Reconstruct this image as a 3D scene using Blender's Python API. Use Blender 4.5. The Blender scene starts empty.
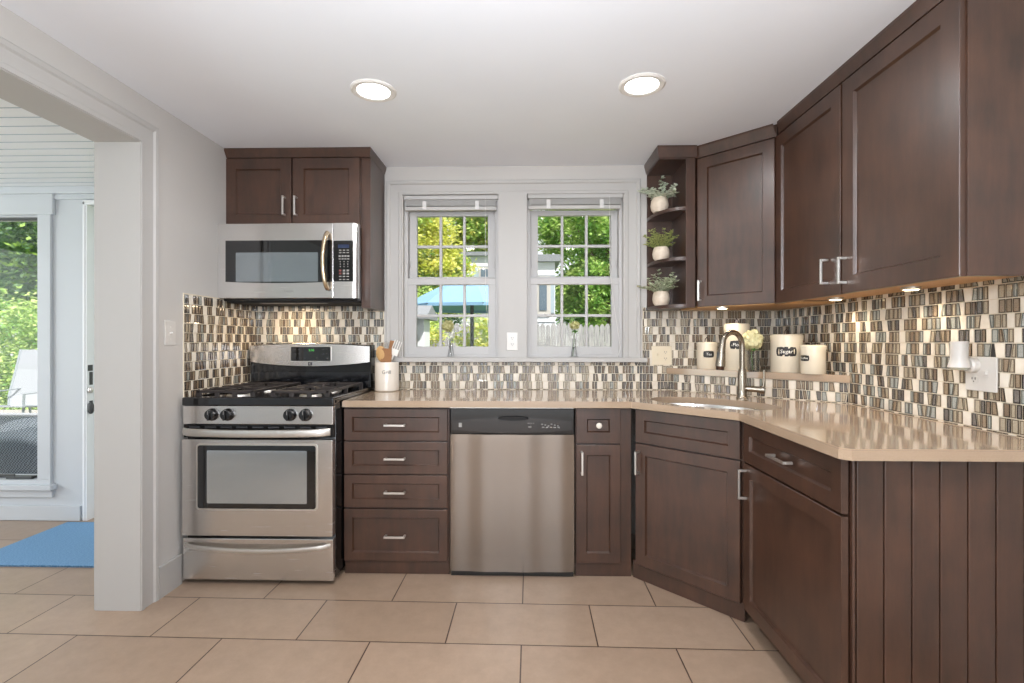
import bpy, bmesh, math, random
from mathutils import Vector, Matrix
PI = math.pi
R = math.radians
scene = bpy.context.scene
col = scene.collection
# ------------------------------------------------------------------ camera, world, sun, big lights, exposure
EYE = 1.215
cd = bpy.data.cameras.new('camera'); cam = bpy.data.objects.new('camera', cd); col.objects.link(cam)
cd.sensor_width = 36.0; cd.lens = 36.0 * 500.0 / 1024.0; cd.clip_start = 0.02; cd.clip_end = 300
cam.location = (0, 0, EYE); cam.rotation_euler = (PI/2, 0, math.atan(12/500))
scene.camera = cam

world = bpy.data.worlds.new('sky'); scene.world = world; world.use_nodes = True
wn = world.node_tree.nodes; wl = world.node_tree.links; wn.clear()
wo = wn.new('ShaderNodeOutputWorld'); bg = wn.new('ShaderNodeBackground')
sky = wn.new('ShaderNodeTexSky'); sky.sky_type = 'HOSEK_WILKIE'; sky.turbidity = 4.0; sky.ground_albedo = 0.4
sky.sun_direction = Vector((0.40, -0.45, 0.80)).normalized()
mixw = wn.new('ShaderNodeMixRGB'); mixw.inputs[0].default_value = 0.55; mixw.inputs[2].default_value = (1.0, 1.0, 1.0, 1)
wl.new(sky.outputs[0], mixw.inputs[1]); wl.new(mixw.outputs[0], bg.inputs[0]); bg.inputs[1].default_value = 1.6
wl.new(bg.outputs[0], wo.inputs[0])

def add_light(name, kind, loc, direction, energy, color, size=None, size_y=None, shape=None, parent=None, spot=None):
    l = bpy.data.lights.new(name, kind); l.energy = energy; l.color = color
    if kind == 'AREA':
        l.shape = shape or 'RECTANGLE'; l.size = size
        if size_y: l.size_y = size_y
    elif kind == 'SUN': l.angle = size
    else:
        l.shadow_soft_size = size
    if kind == 'SPOT':
        l.spot_size = R(spot); l.spot_blend = 0.6
    o = bpy.data.objects.new(name, l); col.objects.link(o)
    o.location = loc; o.rotation_euler = Vector(direction).to_track_quat('-Z', 'Y').to_euler()
    return o
add_light('sun', 'SUN', (6, -4, 9), (-0.40, 0.45, -0.80), 7.0, (1.0, 0.95, 0.86), R(0.6))
# unseen fill lamps added to brighten the room as rear and porch daylight
add_light('rear_daylight_fill', 'AREA', (-0.2, -2.40, 1.10), (0, 1, 1.15), 55, (0.84, 0.92, 1.0), 2.4, 2.0)
add_light('ceiling_bounce_fill', 'AREA', (-0.1, 0.15, 1.55), (0.0, 0.8, 1.0), 36, (0.86, 0.92, 1.0), 0.5, 0.35)  # added unseen lamp aimed upward to brighten the ceiling
add_light('dining_daylight_fill', 'AREA', (2.92, -1.2, 1.35), (-1, 0.12, 0.9), 22, (0.80, 0.90, 1.0), 1.6, 1.7)  # added out-of-view fill from the dining side
add_light('porch_daylight_fill', 'AREA', (-5.35, 1.3, 1.25), (1, 0, 0.15), 62, (0.88, 0.94, 1.0), 3.2, 1.9)  # added out-of-view fill for the porch
scene.view_settings.view_transform = 'Standard'; scene.view_settings.look = 'None'
scene.view_settings.gamma = 1.0; scene.view_settings.use_curve_mapping = False
scene.view_settings.exposure = 0.3
scene.cycles.use_denoising = True
scene.cycles.max_bounces = 10; scene.cycles.diffuse_bounces = 6; scene.cycles.glossy_bounces = 5
scene.cycles.transparent_max_bounces = 16; scene.cycles.transmission_bounces = 8
scene.cycles.caustics_reflective = False; scene.cycles.caustics_refractive = False
scene.cycles.sample_clamp_indirect = 6.0

# ------------------------------------------------------------------ helpers
_c, _s = math.cos(math.atan(12/500)), math.sin(math.atan(12/500))
def _ray(px):
    u = (px - 512)/500.0
    return (-_s + u*_c, _c + u*_s)
def onY(px, py, Y):                       # a point of the plane Y = const measured off the photograph
    d = _ray(px); t = Y/d[1]; return Vector((t*d[0], Y, EYE + (341.5 - py)*t/500.0))
def onX(px, py, X):
    d = _ray(px); t = X/d[0]; return Vector((X, t*d[1], EYE + (341.5 - py)*t/500.0))

def srgb(r, g, b):
    f = lambda v: (v/255/12.92) if v/255 <= 0.04045 else ((v/255 + 0.055)/1.055)**2.4
    return (f(r), f(g), f(b), 1)
MATS = {}
def mat(name, color, rough=0.5, metal=0.0, coat=0.0, noise=None, bump=0.0, emit=None, spec=0.5, scale=20, stretch=(1, 1, 1), aniso=0.0, coatr=0.1, trans=0.0, ramp=(0.35, 0.65), sss=0.0):
    m = bpy.data.materials.new(name); m.use_nodes = True; nt = m.node_tree; b = nt.nodes['Principled BSDF']
    b.inputs['Base Color'].default_value = color; b.inputs['Roughness'].default_value = rough
    b.inputs['Metallic'].default_value = metal; b.inputs['Coat Weight'].default_value = coat
    b.inputs['Coat Roughness'].default_value = coatr
    b.inputs['Specular IOR Level'].default_value = spec
    b.inputs['Anisotropic'].default_value = aniso
    b.inputs['Transmission Weight'].default_value = trans
    if emit: b.inputs['Emission Color'].default_value = emit[0]; b.inputs['Emission Strength'].default_value = emit[1]
    if noise or bump:
        tc = nt.nodes.new('ShaderNodeTexCoord'); mp = nt.nodes.new('ShaderNodeMapping'); mp.inputs['Scale'].default_value = stretch
        nz = nt.nodes.new('ShaderNodeTexNoise'); nz.inputs['Scale'].default_value = scale; nz.inputs['Detail'].default_value = 6
        nt.links.new(tc.outputs['Object'], mp.inputs[0]); nt.links.new(mp.outputs[0], nz.inputs['Vector'])
        if noise:
            rp = nt.nodes.new('ShaderNodeValToRGB'); rp.color_ramp.elements[0].position = ramp[0]; rp.color_ramp.elements[1].position = ramp[1]
            rp.color_ramp.elements[0].color = color; rp.color_ramp.elements[1].color = noise
            nt.links.new(nz.outputs['Fac'], rp.inputs[0]); nt.links.new(rp.outputs[0], b.inputs['Base Color'])
        if bump:
            bp = nt.nodes.new('ShaderNodeBump'); bp.inputs['Strength'].default_value = bump; bp.inputs['Distance'].default_value = 0.002
            nt.links.new(nz.outputs['Fac'], bp.inputs['Height']); nt.links.new(bp.outputs[0], b.inputs['Normal'])
    MATS[name] = m
    return m

class MB:
    """collects geometry in one bmesh, linked as one object"""
    def __init__(s): s.bm = bmesh.new(); s.mi = 0
    def face(s, pts):
        f = s.bm.faces.new([s.bm.verts.new(p) for p in pts]); f.material_index = s.mi; return f
    def box(s, x0, x1, y0, y1, z0, z1, bev=0.0, M=None):
        t = bmesh.new(); bmesh.ops.create_cube(t, size=1.0)
        for v in t.verts: v.co = Vector(((x0+x1)/2 + v.co.x*(x1-x0), (y0+y1)/2 + v.co.y*(y1-y0), (z0+z1)/2 + v.co.z*(z1-z0)))
        if bev: bmesh.ops.bevel(t, geom=t.edges[:], offset=bev, segments=2, affect='EDGES', profile=0.5)
        s._merge(t, M); return s
    def _merge(s, t, M=None, smooth=False):
        if M is not None: bmesh.ops.transform(t, matrix=M, verts=t.verts)
        vm = {}
        for v in t.verts: vm[v] = s.bm.verts.new(v.co)
        for f in t.faces:
            try:
                nf = s.bm.faces.new([vm[v] for v in f.verts]); nf.material_index = s.mi; nf.smooth = smooth or f.smooth
            except ValueError: pass
        t.free()
    def prism(s, poly, z0, z1, M=None, bev=0.0):
        t = bmesh.new(); a = [t.verts.new((p[0], p[1], z0)) for p in poly]
        f = t.faces.new(a); r = bmesh.ops.extrude_face_region(t, geom=[f])
        for g in r['geom']:
            if isinstance(g, bmesh.types.BMVert): g.co.z = z1
        bmesh.ops.recalc_face_normals(t, faces=t.faces)
        if bev: bmesh.ops.bevel(t, geom=t.edges[:], offset=bev, segments=2, affect='EDGES')
        s._merge(t, M); return s
    def cyl(s, p0, p1, r, r1=None, n=20, caps=True):
        return s.tube([p0, p1], [r, r if r1 is None else r1], n, caps)
    def tube(s, pts, r, n=12, caps=True, closed=False):
        pts = [Vector(p) for p in pts]; k = len(pts); rr = r if isinstance(r, (list, tuple)) else [r]*k
        rings = []; up = None
        for i, p in enumerate(pts):
            if closed: d = pts[(i+1) % k] - pts[i-1]
            else: d = pts[min(i+1, k-1)] - pts[max(i-1, 0)]
            d.normalize()
            if up is None:
                up = Vector((0, 0, 1)) if abs(d.z) < 0.9 else Vector((1, 0, 0))
            a = d.cross(up)
            if a.length < 1e-4: a = d.cross(Vector((0.3, 1, 0.2)))
            a.normalize(); b = a.cross(d); up = b.copy()
            rings.append([s.bm.verts.new(p + (a*math.cos(2*PI*j/n) + b*math.sin(2*PI*j/n))*rr[i]) for j in range(n)])
        m = k if closed else k-1
        for i in range(m):
            A, B = rings[i], rings[(i+1) % k]
            for j in range(n):
                f = s.bm.faces.new((A[j], A[(j+1) % n], B[(j+1) % n], B[j])); f.smooth = True; f.material_index = s.mi
        if caps and not closed:
            for rg in (rings[0], rings[-1]):
                f = s.bm.faces.new(rg); f.material_index = s.mi
        return s
    def lathe(s, prof, c=(0, 0, 0), n=32, M=None, sx=1, sy=1):
        """prof: (r, z) pairs, from bottom to top"""
        t = bmesh.new(); rings = []
        for r, z in prof:
            if r < 1e-6: rings.append([t.verts.new((c[0], c[1], c[2]+z))])
            else: rings.append([t.verts.new((c[0]+sx*r*math.cos(2*PI*j/n), c[1]+sy*r*math.sin(2*PI*j/n), c[2]+z)) for j in range(n)])
        for A, B in zip(rings, rings[1:]):
            for j in range(n):
                a = A[j % len(A)]; b = A[(j+1) % len(A)]; d = B[j % len(B)]; e = B[(j+1) % len(B)]
                vs = []
                for v in (a, b, e, d):
                    if v not in vs: vs.append(v)
                if len(vs) > 2:
                    f = t.faces.new(vs); f.smooth = True
        s._merge(t, M); return s
    def sphere(s, c, r, n=12, sc=(1, 1, 1)):
        t = bmesh.new(); bmesh.ops.create_uvsphere(t, u_segments=n*2, v_segments=n, radius=r)
        for v in t.verts: v.co = Vector((v.co.x*sc[0]+c[0], v.co.y*sc[1]+c[1], v.co.z*sc[2]+c[2]))
        for f in t.faces: f.smooth = True
        s._merge(t); return s
    def build(s, name, mats, parent=None, world=False, sharp=35):
        if not isinstance(mats, (list, tuple)): mats = [mats]
        if world and parent is not None:
            r = parent
            while r.parent: r = r.parent
            bmesh.ops.transform(s.bm, matrix=Matrix(r['mw']).inverted() if 'mw' in r else Matrix.Identity(4), verts=s.bm.verts)
        bmesh.ops.recalc_face_normals(s.bm, faces=s.bm.faces)
        me = bpy.data.meshes.new(name); s.bm.to_mesh(me); s.bm.free()
        for m in mats: me.materials.append(MATS[m] if isinstance(m, str) else m)
        if any(p.use_smooth for p in me.polygons):
            try: me.set_sharp_from_angle(angle=R(sharp))
            except Exception: pass
        o = bpy.data.objects.new(name, me); col.objects.link(o)
        if parent is not None: o.parent = parent
        return o
def build_each(mb, name, mats, parent, world=True):
    """every loose piece collected in mb becomes a part of its own"""
    bm = mb.bm; seen = set(); out = []
    for v0 in bm.verts:
        if v0 in seen: continue
        st = [v0]; isl = []; seen.add(v0)
        while st:
            v = st.pop(); isl.append(v)
            for e in v.link_edges:
                w_ = e.other_vert(v)
                if w_ not in seen: seen.add(w_); st.append(w_)
        q = MB(); mp = {v: q.bm.verts.new(v.co) for v in isl}; fs = set(f for v in isl for f in v.link_faces)
        for f in fs:
            nf = q.bm.faces.new([mp[v] for v in f.verts]); nf.smooth = f.smooth; nf.material_index = f.material_index
        out.append((wbuild if world else (lambda a, b, c, d: a.build(b, c, d)))(q, name, mats, parent))
    bm.free(); return out
mws = {}
def thing(name, label, cat, loc=(0, 0, 0), rz=0.0, group=None):
    o = bpy.data.objects.new(name, None); col.objects.link(o); o.location = loc; o.rotation_euler = (0, 0, rz)
    o.empty_display_size = 0.05
    o['label'] = label; o['category'] = cat
    if group: o['group'] = group
    mws[o.name] = Matrix.Translation(Vector(loc)) @ Matrix.Rotation(rz, 4, 'Z')
    return o
def wbuild(mb, name, mats, parent, **k):
    """mb holds world coordinates"""
    r = parent
    while r.parent: r = r.parent
    bmesh.ops.transform(mb.bm, matrix=mws[r.name].inverted(), verts=mb.bm.verts)
    return mb.build(name, mats, parent, **k)
def tag(o, label, cat, group=None, kind=None):
    o['label'] = label; o['category'] = cat
    if group: o['group'] = group
    if kind: o['kind'] = kind
    return o
def struct(name, mb, mats, label=None, parent=None):
    o = mb.build(name, mats, parent)
    if parent is None: o['kind'] = 'structure'
    if label: o['label'] = label
    return o
def copy_tree(o, parent=None):
    c = o.copy(); col.objects.link(c)
    if parent is not None: c.parent = parent
    if o.name in mws: mws[c.name] = mws[o.name]
    for ch in [x for x in o.children]: copy_tree(ch, c)
    return c
def text_mb(txt, size, place, depth=0.0, align='CENTER', italic=0.0, bold=0.0):
    cu = bpy.data.curves.new('lettering', 'FONT'); cu.body = txt; cu.size = size; cu.align_x = align; cu.align_y = 'CENTER'
    cu.shear = italic; cu.offset = bold; cu.resolution_u = 3
    o = bpy.data.objects.new('lettering', cu); col.objects.link(o)
    dg = bpy.context.evaluated_depsgraph_get(); me = bpy.data.meshes.new_from_object(o.evaluated_get(dg))
    bpy.data.objects.remove(o); bpy.data.curves.remove(cu)
    mb = MB(); vs = [mb.bm.verts.new(place(v.co.x, v.co.y)) for v in me.vertices]
    for p in me.polygons:
        try: mb.bm.faces.new([vs[i] for i in p.vertices])
        except ValueError: pass
    bpy.data.meshes.remove(me)
    return mb
def wrap(cx, cy, rad, ang, z):            # place() for lettering wrapped on an upright cylinder
    return lambda x, y: Vector((cx + rad*math.cos(ang + x/rad), cy + rad*math.sin(ang + x/rad), z + y))

# ------------------------------------------------------------------ materials
mat('paint_wall', srgb(194, 190, 185), 0.55, noise=srgb(191, 187, 182), scale=3)
mat('paint_ceiling', srgb(236, 238, 242), 0.8, noise=srgb(233, 235, 239), scale=2)
mat('paint_trim', srgb(178, 175, 171), 0.5)
mat('paint_porch', srgb(200, 204, 208), 0.5)
mat('porch_boards', srgb(236, 238, 240), 0.5)
mat('vinyl', srgb(180, 178, 176), 0.45)
mat('blind', srgb(178, 176, 173), 0.4)
mat('cord_white', srgb(205, 203, 200), 0.5)
def wood(name, a, b, rough, coat):
    m = mat(name, a, rough, coat=coat, coatr=0.3); nt = m.node_tree; bs = nt.nodes['Principled BSDF']
    tc = nt.nodes.new('ShaderNodeTexCoord'); mp = nt.nodes.new('ShaderNodeMapping'); mp.inputs['Scale'].default_value = (5, 5, 0.9)
    n1 = nt.nodes.new('ShaderNodeTexNoise'); n1.inputs['Scale'].default_value = 6; n1.inputs['Detail'].default_value = 8; n1.inputs['Roughness'].default_value = 0.65
    n2 = nt.nodes.new('ShaderNodeTexNoise'); n2.inputs['Scale'].default_value = 5.5; n2.inputs['Detail'].default_value = 3
    mx = nt.nodes.new('ShaderNodeMath'); mx.operation = 'ADD'; h = nt.nodes.new('ShaderNodeMath'); h.operation = 'MULTIPLY'; h.inputs[1].default_value = 0.5
    rp = nt.nodes.new('ShaderNodeValToRGB'); rp.color_ramp.elements[0].position = 0.33; rp.color_ramp.elements[1].position = 0.68
    rp.color_ramp.elements[0].color = a; rp.color_ramp.elements[1].color = b
    L = nt.links; L.new(tc.outputs['Object'], mp.inputs[0]); L.new(mp.outputs[0], n1.inputs['Vector']); L.new(tc.outputs['Object'], n2.inputs['Vector'])
    L.new(n1.outputs['Fac'], mx.inputs[0]); L.new(n2.outputs['Fac'], mx.inputs[1]); L.new(mx.outputs[0], h.inputs[0]); L.new(h.outputs[0], rp.inputs[0])
    L.new(rp.outputs[0], bs.inputs['Base Color'])
    bp = nt.nodes.new('ShaderNodeBump'); bp.inputs['Strength'].default_value = 0.05; bp.inputs['Distance'].default_value = 0.001
    L.new(n1.outputs['Fac'], bp.inputs['Height']); L.new(bp.outputs[0], bs.inputs['Normal'])
    return m
wood('cabinet_wood', srgb(46, 28, 18), srgb(79, 51, 36), 0.42, 0.5)
wood('cabinet_edge', srgb(104, 76, 58), srgb(126, 94, 72), 0.4, 0.2)
wood('maple_underside', srgb(196, 150, 100), srgb(220, 178, 128), 0.5, 0.0)
wood('utensil_wood', srgb(184, 142, 88), srgb(204, 164, 110), 0.55, 0.0)
wood('utensil_dark_wood', srgb(142, 98, 60), srgb(168, 120, 78), 0.55, 0.0)
mat('gap_black', srgb(16, 14, 14), 0.7)
def steel(name, colr, rough, stretch):
    m = mat(name, colr, rough, metal=1.0); nt = m.node_tree; bs = nt.nodes['Principled BSDF']; L = nt.links
    tc = nt.nodes.new('ShaderNodeTexCoord'); mp = nt.nodes.new('ShaderNodeMapping'); mp.inputs['Scale'].default_value = stretch
    nz = nt.nodes.new('ShaderNodeTexNoise'); nz.inputs['Scale'].default_value = 6; nz.inputs['Detail'].default_value = 4
    mr = nt.nodes.new('ShaderNodeMapRange'); mr.inputs['To Min'].default_value = rough - 0.05; mr.inputs['To Max'].default_value = rough + 0.07
    L.new(tc.outputs['Object'], mp.inputs[0]); L.new(mp.outputs[0], nz.inputs['Vector']); L.new(nz.outputs['Fac'], mr.inputs['Value']); L.new(mr.outputs[0], bs.inputs['Roughness'])
    bp = nt.nodes.new('ShaderNodeBump'); bp.inputs['Strength'].default_value = 0.012; bp.inputs['Distance'].default_value = 0.001
    L.new(nz.outputs['Fac'], bp.inputs['Height']); L.new(bp.outputs[0], bs.inputs['Normal'])
    return m
steel('steel', srgb(222, 219, 216), 0.24, (1, 1, 60))
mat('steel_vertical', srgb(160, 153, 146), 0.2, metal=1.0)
mat('nickel', srgb(222, 218, 212), 0.36, metal=1.0)
mat('faucet_nickel', srgb(152, 143, 130), 0.27, metal=1.0)
mat('champagne_metal', srgb(215, 195, 165), 0.2, metal=1.0)
mat('oven_black', srgb(16, 16, 17), 0.14, coat=0.25)
mat('glass_black', srgb(14, 15, 17), 0.04, coat=1.0, coatr=0.02)
mat('oven_pane', srgb(192, 202, 208), 0.08, metal=0.85, coat=1.0, coatr=0.03)  # pale metallic tint puts the bright room reflection into the pane colour
mat('oven_mesh', srgb(150, 158, 162), 0.12, metal=0.75)
mat('iron', srgb(48, 42, 40), 0.42, bump=0.3, scale=120)
mat('enamel_black', srgb(18, 19, 22), 0.1, coat=0.6)
mat('display_green', srgb(20, 40, 24), 0.3, emit=(srgb(90, 200, 90), 0.9))
mat('display_blue', srgb(24, 30, 46), 0.3, emit=(srgb(50, 70, 120), 0.25))
mat('print_grey', srgb(140, 137, 133), 0.5)
mat('print_red', srgb(112, 58, 52), 0.5)
mat('print_dark', srgb(60, 60, 62), 0.4)
mat('console_brown', srgb(30, 25, 23), 0.25, coat=0.2)
# quartz worktop
mat('quartz', srgb(160, 137, 114), 0.11, noise=srgb(167, 145, 122), scale=260, coat=0.3, coatr=0.05, spec=0.6)
mat('ceramic', srgb(222, 213, 200), 0.22, coat=0.3)
mat('ceramic_white', srgb(244, 241, 235), 0.2, coat=0.3)
mat('enamel_cream', srgb(220, 209, 188), 0.25, coat=0.3)
mat('pot_cream', srgb(216, 202, 184), 0.6, noise=srgb(204, 188, 168), scale=40)
mat('plaque_black', srgb(26, 24, 24), 0.5)
mat('chalk', srgb(235, 232, 225), 0.7)
mat('bronze', srgb(66, 44, 32), 0.35, metal=0.8)
mat('almond_plastic', srgb(216, 204, 180), 0.35)
mat('white_plastic', srgb(204, 200, 194), 0.3)
mat('slot_dark', srgb(50, 44, 40), 0.6)
mat('lens_clear', srgb(200, 205, 190), 0.15, metal=0.3)
mat('can_trim', srgb(226, 222, 216), 0.35)
mat('can_lens', (1, 1, 1, 1), 0.5, emit=((1.0, 0.97, 0.92, 1), 9.0))
mat('puck_lens', (1, 0.9, 0.7, 1), 0.5, emit=((1.0, 0.82, 0.52, 1), 7.0))
mat('leaf_sage', srgb(182, 192, 158), 0.6, noise=srgb(224, 226, 204), scale=60)
mat('leaf_grey', srgb(178, 190, 164), 0.6, noise=srgb(226, 228, 212), scale=60)
mat('leaf_olive', srgb(150, 160, 88), 0.6, noise=srgb(200, 202, 134), scale=60)
mat('stem_green', srgb(86, 110, 60), 0.6)
mat('stem_dark', srgb(60, 58, 48), 0.6)
mat('petal_cream', srgb(228, 220, 172), 0.6)
mat('petal_yellow', srgb(160, 156, 84), 0.6, noise=srgb(204, 200, 150), scale=80)
mat('petal_white', srgb(232, 232, 222), 0.6)
mat('leaf_green', srgb(70, 112, 46), 0.5)
mat('rug_blue', srgb(84, 130, 172), 0.9, noise=srgb(124, 164, 198), scale=90, stretch=(1, 6, 1), bump=0.8)
mat('roof_grey', srgb(120, 124, 130), 0.8)
mat('siding', srgb(196, 200, 205), 0.7)
mat('shutter', srgb(150, 165, 176), 0.6)
mat('house_glass', srgb(90, 105, 118), 0.1)
mat('fence_wood', srgb(126, 124, 130), 0.85, noise=srgb(158, 156, 160), scale=8, stretch=(6, 6, 1))
mat('umbrella_cloth', srgb(112, 150, 180), 0.85, noise=srgb(116, 154, 184), scale=10)
mat('pole_dark', srgb(64, 66, 66), 0.5)
mat('bark', srgb(92, 78, 64), 0.9)
mat('grass', srgb(96, 124, 58), 0.95, noise=srgb(128, 150, 78), scale=12)
mat('patio_stone', srgb(150, 146, 142), 0.9, noise=srgb(134, 130, 126), scale=6)
mat('brick_low', srgb(140, 92, 78), 0.9, noise=srgb(166, 122, 106), scale=18)
mat('sling_grey', srgb(138, 142, 150), 0.8)
mat('chair_metal', srgb(120, 128, 134), 0.4)
def leafmat(name, a, b):
    m = mat(name, a, 0.6, noise=b, scale=3.2, ramp=(0.42, 0.58)); nt = m.node_tree; bs = nt.nodes['Principled BSDF']
    tr = nt.nodes.new('ShaderNodeBsdfTranslucent'); mx = nt.nodes.new('ShaderNodeMixShader'); mx.inputs[0].default_value = 0.45
    rp = [n for n in nt.nodes if n.type == 'VALTORGB'][0]
    nt.links.new(rp.outputs[0], tr.inputs['Color']); nt.links.new(bs.outputs[0], mx.inputs[1]); nt.links.new(tr.outputs[0], mx.inputs[2])
    nt.links.new(mx.outputs[0], nt.nodes['Material Output'].inputs['Surface'])
leafmat('foliage_yellow', srgb(182, 190, 84), srgb(232, 228, 140))
leafmat('foliage_green', srgb(104, 150, 70), srgb(164, 196, 104))
leafmat('foliage_dark', srgb(70, 108, 70), srgb(112, 144, 98))
leafmat('foliage_light', srgb(152, 182, 96), srgb(204, 220, 144))
# window panes: thin clear glass
def panemat(name, gloss, tint=(1, 1, 1, 1)):
    m = bpy.data.materials.new(name); m.use_nodes = True; nt = m.node_tree; nt.nodes.clear()
    out = nt.nodes.new('ShaderNodeOutputMaterial'); t = nt.nodes.new('ShaderNodeBsdfTransparent'); g = nt.nodes.new('ShaderNodeBsdfGlossy')
    t.inputs[0].default_value = tint
    g.inputs['Roughness'].default_value = 0.02; fr = nt.nodes.new('ShaderNodeFresnel'); fr.inputs[0].default_value = gloss
    mx = nt.nodes.new('ShaderNodeMixShader'); nt.links.new(fr.outputs[0], mx.inputs[0]); nt.links.new(t.outputs[0], mx.inputs[1]); nt.links.new(g.outputs[0], mx.inputs[2])
    nt.links.new(mx.outputs[0], out.inputs[0]); MATS[name] = m
panemat('pane_glass', 1.18)
panemat('vase_glass', 1.22, (0.985, 0.99, 0.99, 1))
# window screen behind the lower sash: fine grey mesh
# porch wicker
def wicker():
    m = mat('wicker', srgb(92, 102, 112), 0.7); nt = m.node_tree; b = nt.nodes['Principled BSDF']
    tc = nt.nodes.new('ShaderNodeTexCoord'); ck = nt.nodes.new('ShaderNodeTexChecker'); ck.inputs['Scale'].default_value = 70
    ck.inputs[1].default_value = srgb(74, 84, 94); ck.inputs[2].default_value = srgb(140, 152, 164)
    nt.links.new(tc.outputs['Object'], ck.inputs[0]); nt.links.new(ck.outputs[0], b.inputs['Base Color'])
wicker()
# floor: large porcelain tiles in running bond, thin dark grout
def floormat():
    m = mat('floor_tile', srgb(160, 136, 116), 0.33, spec=0.45); nt = m.node_tree; b = nt.nodes['Principled BSDF']; L = nt.links
    tc = nt.nodes.new('ShaderNodeTexCoord'); mp = nt.nodes.new('ShaderNodeMapping')
    mp.inputs['Rotation'].default_value = (0, 0, R(0.75)); mp.inputs['Location'].default_value = (0.0, 0.0, 0)
    br = nt.nodes.new('ShaderNodeTexBrick'); br.offset = 0.5; br.offset_frequency = 2; br.squash = 1
    br.inputs['Scale'].default_value = 1.0; br.inputs['Brick Width'].default_value = 0.612; br.inputs['Row Height'].default_value = 0.315
    br.inputs['Mortar Size'].default_value = 0.0028; br.inputs['Mortar Smooth'].default_value = 0.05; br.inputs['Bias'].default_value = 0
    br.inputs['Color1'].default_value = srgb(153, 130, 110); br.inputs['Color2'].default_value = srgb(163, 140, 120); br.inputs['Mortar'].default_value = srgb(66, 46, 34)
    nz = nt.nodes.new('ShaderNodeTexNoise'); nz.inputs['Scale'].default_value = 11; nz.inputs['Detail'].default_value = 12; nz.inputs['Roughness'].default_value = 0.82
    mr = nt.nodes.new('ShaderNodeMapRange'); mr.inputs['From Min'].default_value = 0.3; mr.inputs['From Max'].default_value = 0.7; mr.inputs['To Min'].default_value = 0.86; mr.inputs['To Max'].default_value = 1.12
    vm = nt.nodes.new('ShaderNodeVectorMath'); vm.operation = 'MULTIPLY'
    L.new(tc.outputs['Object'], mp.inputs[0]); L.new(mp.outputs[0], br.inputs['Vector']); L.new(tc.outputs['Object'], nz.inputs['Vector'])
    L.new(nz.outputs['Fac'], mr.inputs['Value']); L.new(br.outputs['Color'], vm.inputs[0]); L.new(mr.outputs[0], vm.inputs[1]); L.new(vm.outputs[0], b.inputs['Base Color'])
    bp = nt.nodes.new('ShaderNodeBump'); bp.inputs['Strength'].default_value = 0.4; bp.inputs['Distance'].default_value = 0.002; bp.invert = True
    L.new(br.outputs['Fac'], bp.inputs['Height']); L.new(bp.outputs[0], b.inputs['Normal'])
    return br, mp
_, fmp = floormat()
fmp.inputs['Location'].default_value = (0.004 + 0.306 + 0.033, -1.985 - 0.016 + 0.315*7, 0)
# backsplash glass mosaic
mat('grout', srgb(214, 202, 180), 0.8)
MOS = {'charcoal': ((44, 40, 38), (82, 77, 73), (120, 114, 108)), 'brown': ((76, 62, 48), (118, 101, 82), (152, 134, 112)), 'taupe': ((104, 92, 76), (146, 133, 112), (178, 166, 145)),
       'slate': ((88, 90, 86), (134, 136, 129), (170, 171, 163)), 'umber': ((54, 45, 38), (92, 78, 66), (130, 112, 94))}
for k, (e, a, b) in MOS.items():
    mat('mosaic_rim_'+k, srgb(*e), 0.12, coat=0.5, coatr=0.04)
    mat('mosaic_core_'+k, srgb(*a), 0.15, noise=srgb(*b), scale=420, coat=0.5, coatr=0.04, ramp=(0.3, 0.6))
mat('mosaic_stone', srgb(228, 220, 206), 0.3, noise=srgb(218, 208, 192), scale=30)

# ------------------------------------------------------------------ room dimensions (metres)
XL, XR, YB, H = -1.731, 1.60, 3.18, 2.33
YREAR, XRR = -2.5, 3.0          # kitchen widens behind the photographer
YW = 2.215                      # end of the left wall stub (door jamb face)
XP = XL - 0.194                 # porch side of the left wall
YPW = 3.33                      # porch far wall
ZP = 2.265                      # porch ceiling

# ---- floor, ceilings
m = MB(); m.box(-6.0, 3.2, -2.7, 3.6, -0.12, 0.0); struct('floor', m, 'floor_tile')
m = MB(); m.box(XL - 0.2, XRR + 0.1, YREAR - 0.1, YB + 0.3, H, H + 0.12); struct('ceiling', m, 'paint_ceiling')
# ---- back wall with two window openings
W1 = (onY(403, 0, YB).x, onY(498.5, 0, YB).x); W2 = (onY(527, 0, YB).x, onY(623.5, 0, YB).x)
ZWT = EYE + (341.5 - 194.5)/157.0; ZWB = EYE + (341.5 - 357.5)/157.0
WT = 0.16
m = MB()
m.box(XL - 0.3, W1[0], YB, YB + WT, 0, H); m.box(W1[1], W2[0], YB, YB + WT, 0, H); m.box(W2[1], XR + 0.2, YB, YB + WT, 0, H)
for w in (W1, W2):
    m.box(w[0], w[1], YB, YB + WT, 0, ZWB); m.box(w[0], w[1], YB, YB + WT, ZWT, H)
struct('wall_back', m, 'paint_wall')
# ---- left wall: stub by the range, header over the wide cased opening, and a rear piece
ZO = EYE + (341.5 - 141)/221.8
YO0 = 0.1
m = MB(); m.box(XP, XL, YW, YB + 0.01, 0, H); m.box(XP, XL, YO0, YW, ZO, H); m.box(XP, XL, YREAR, YO0, 0, H)
struct('wall_left', m, 'paint_wall')
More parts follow.
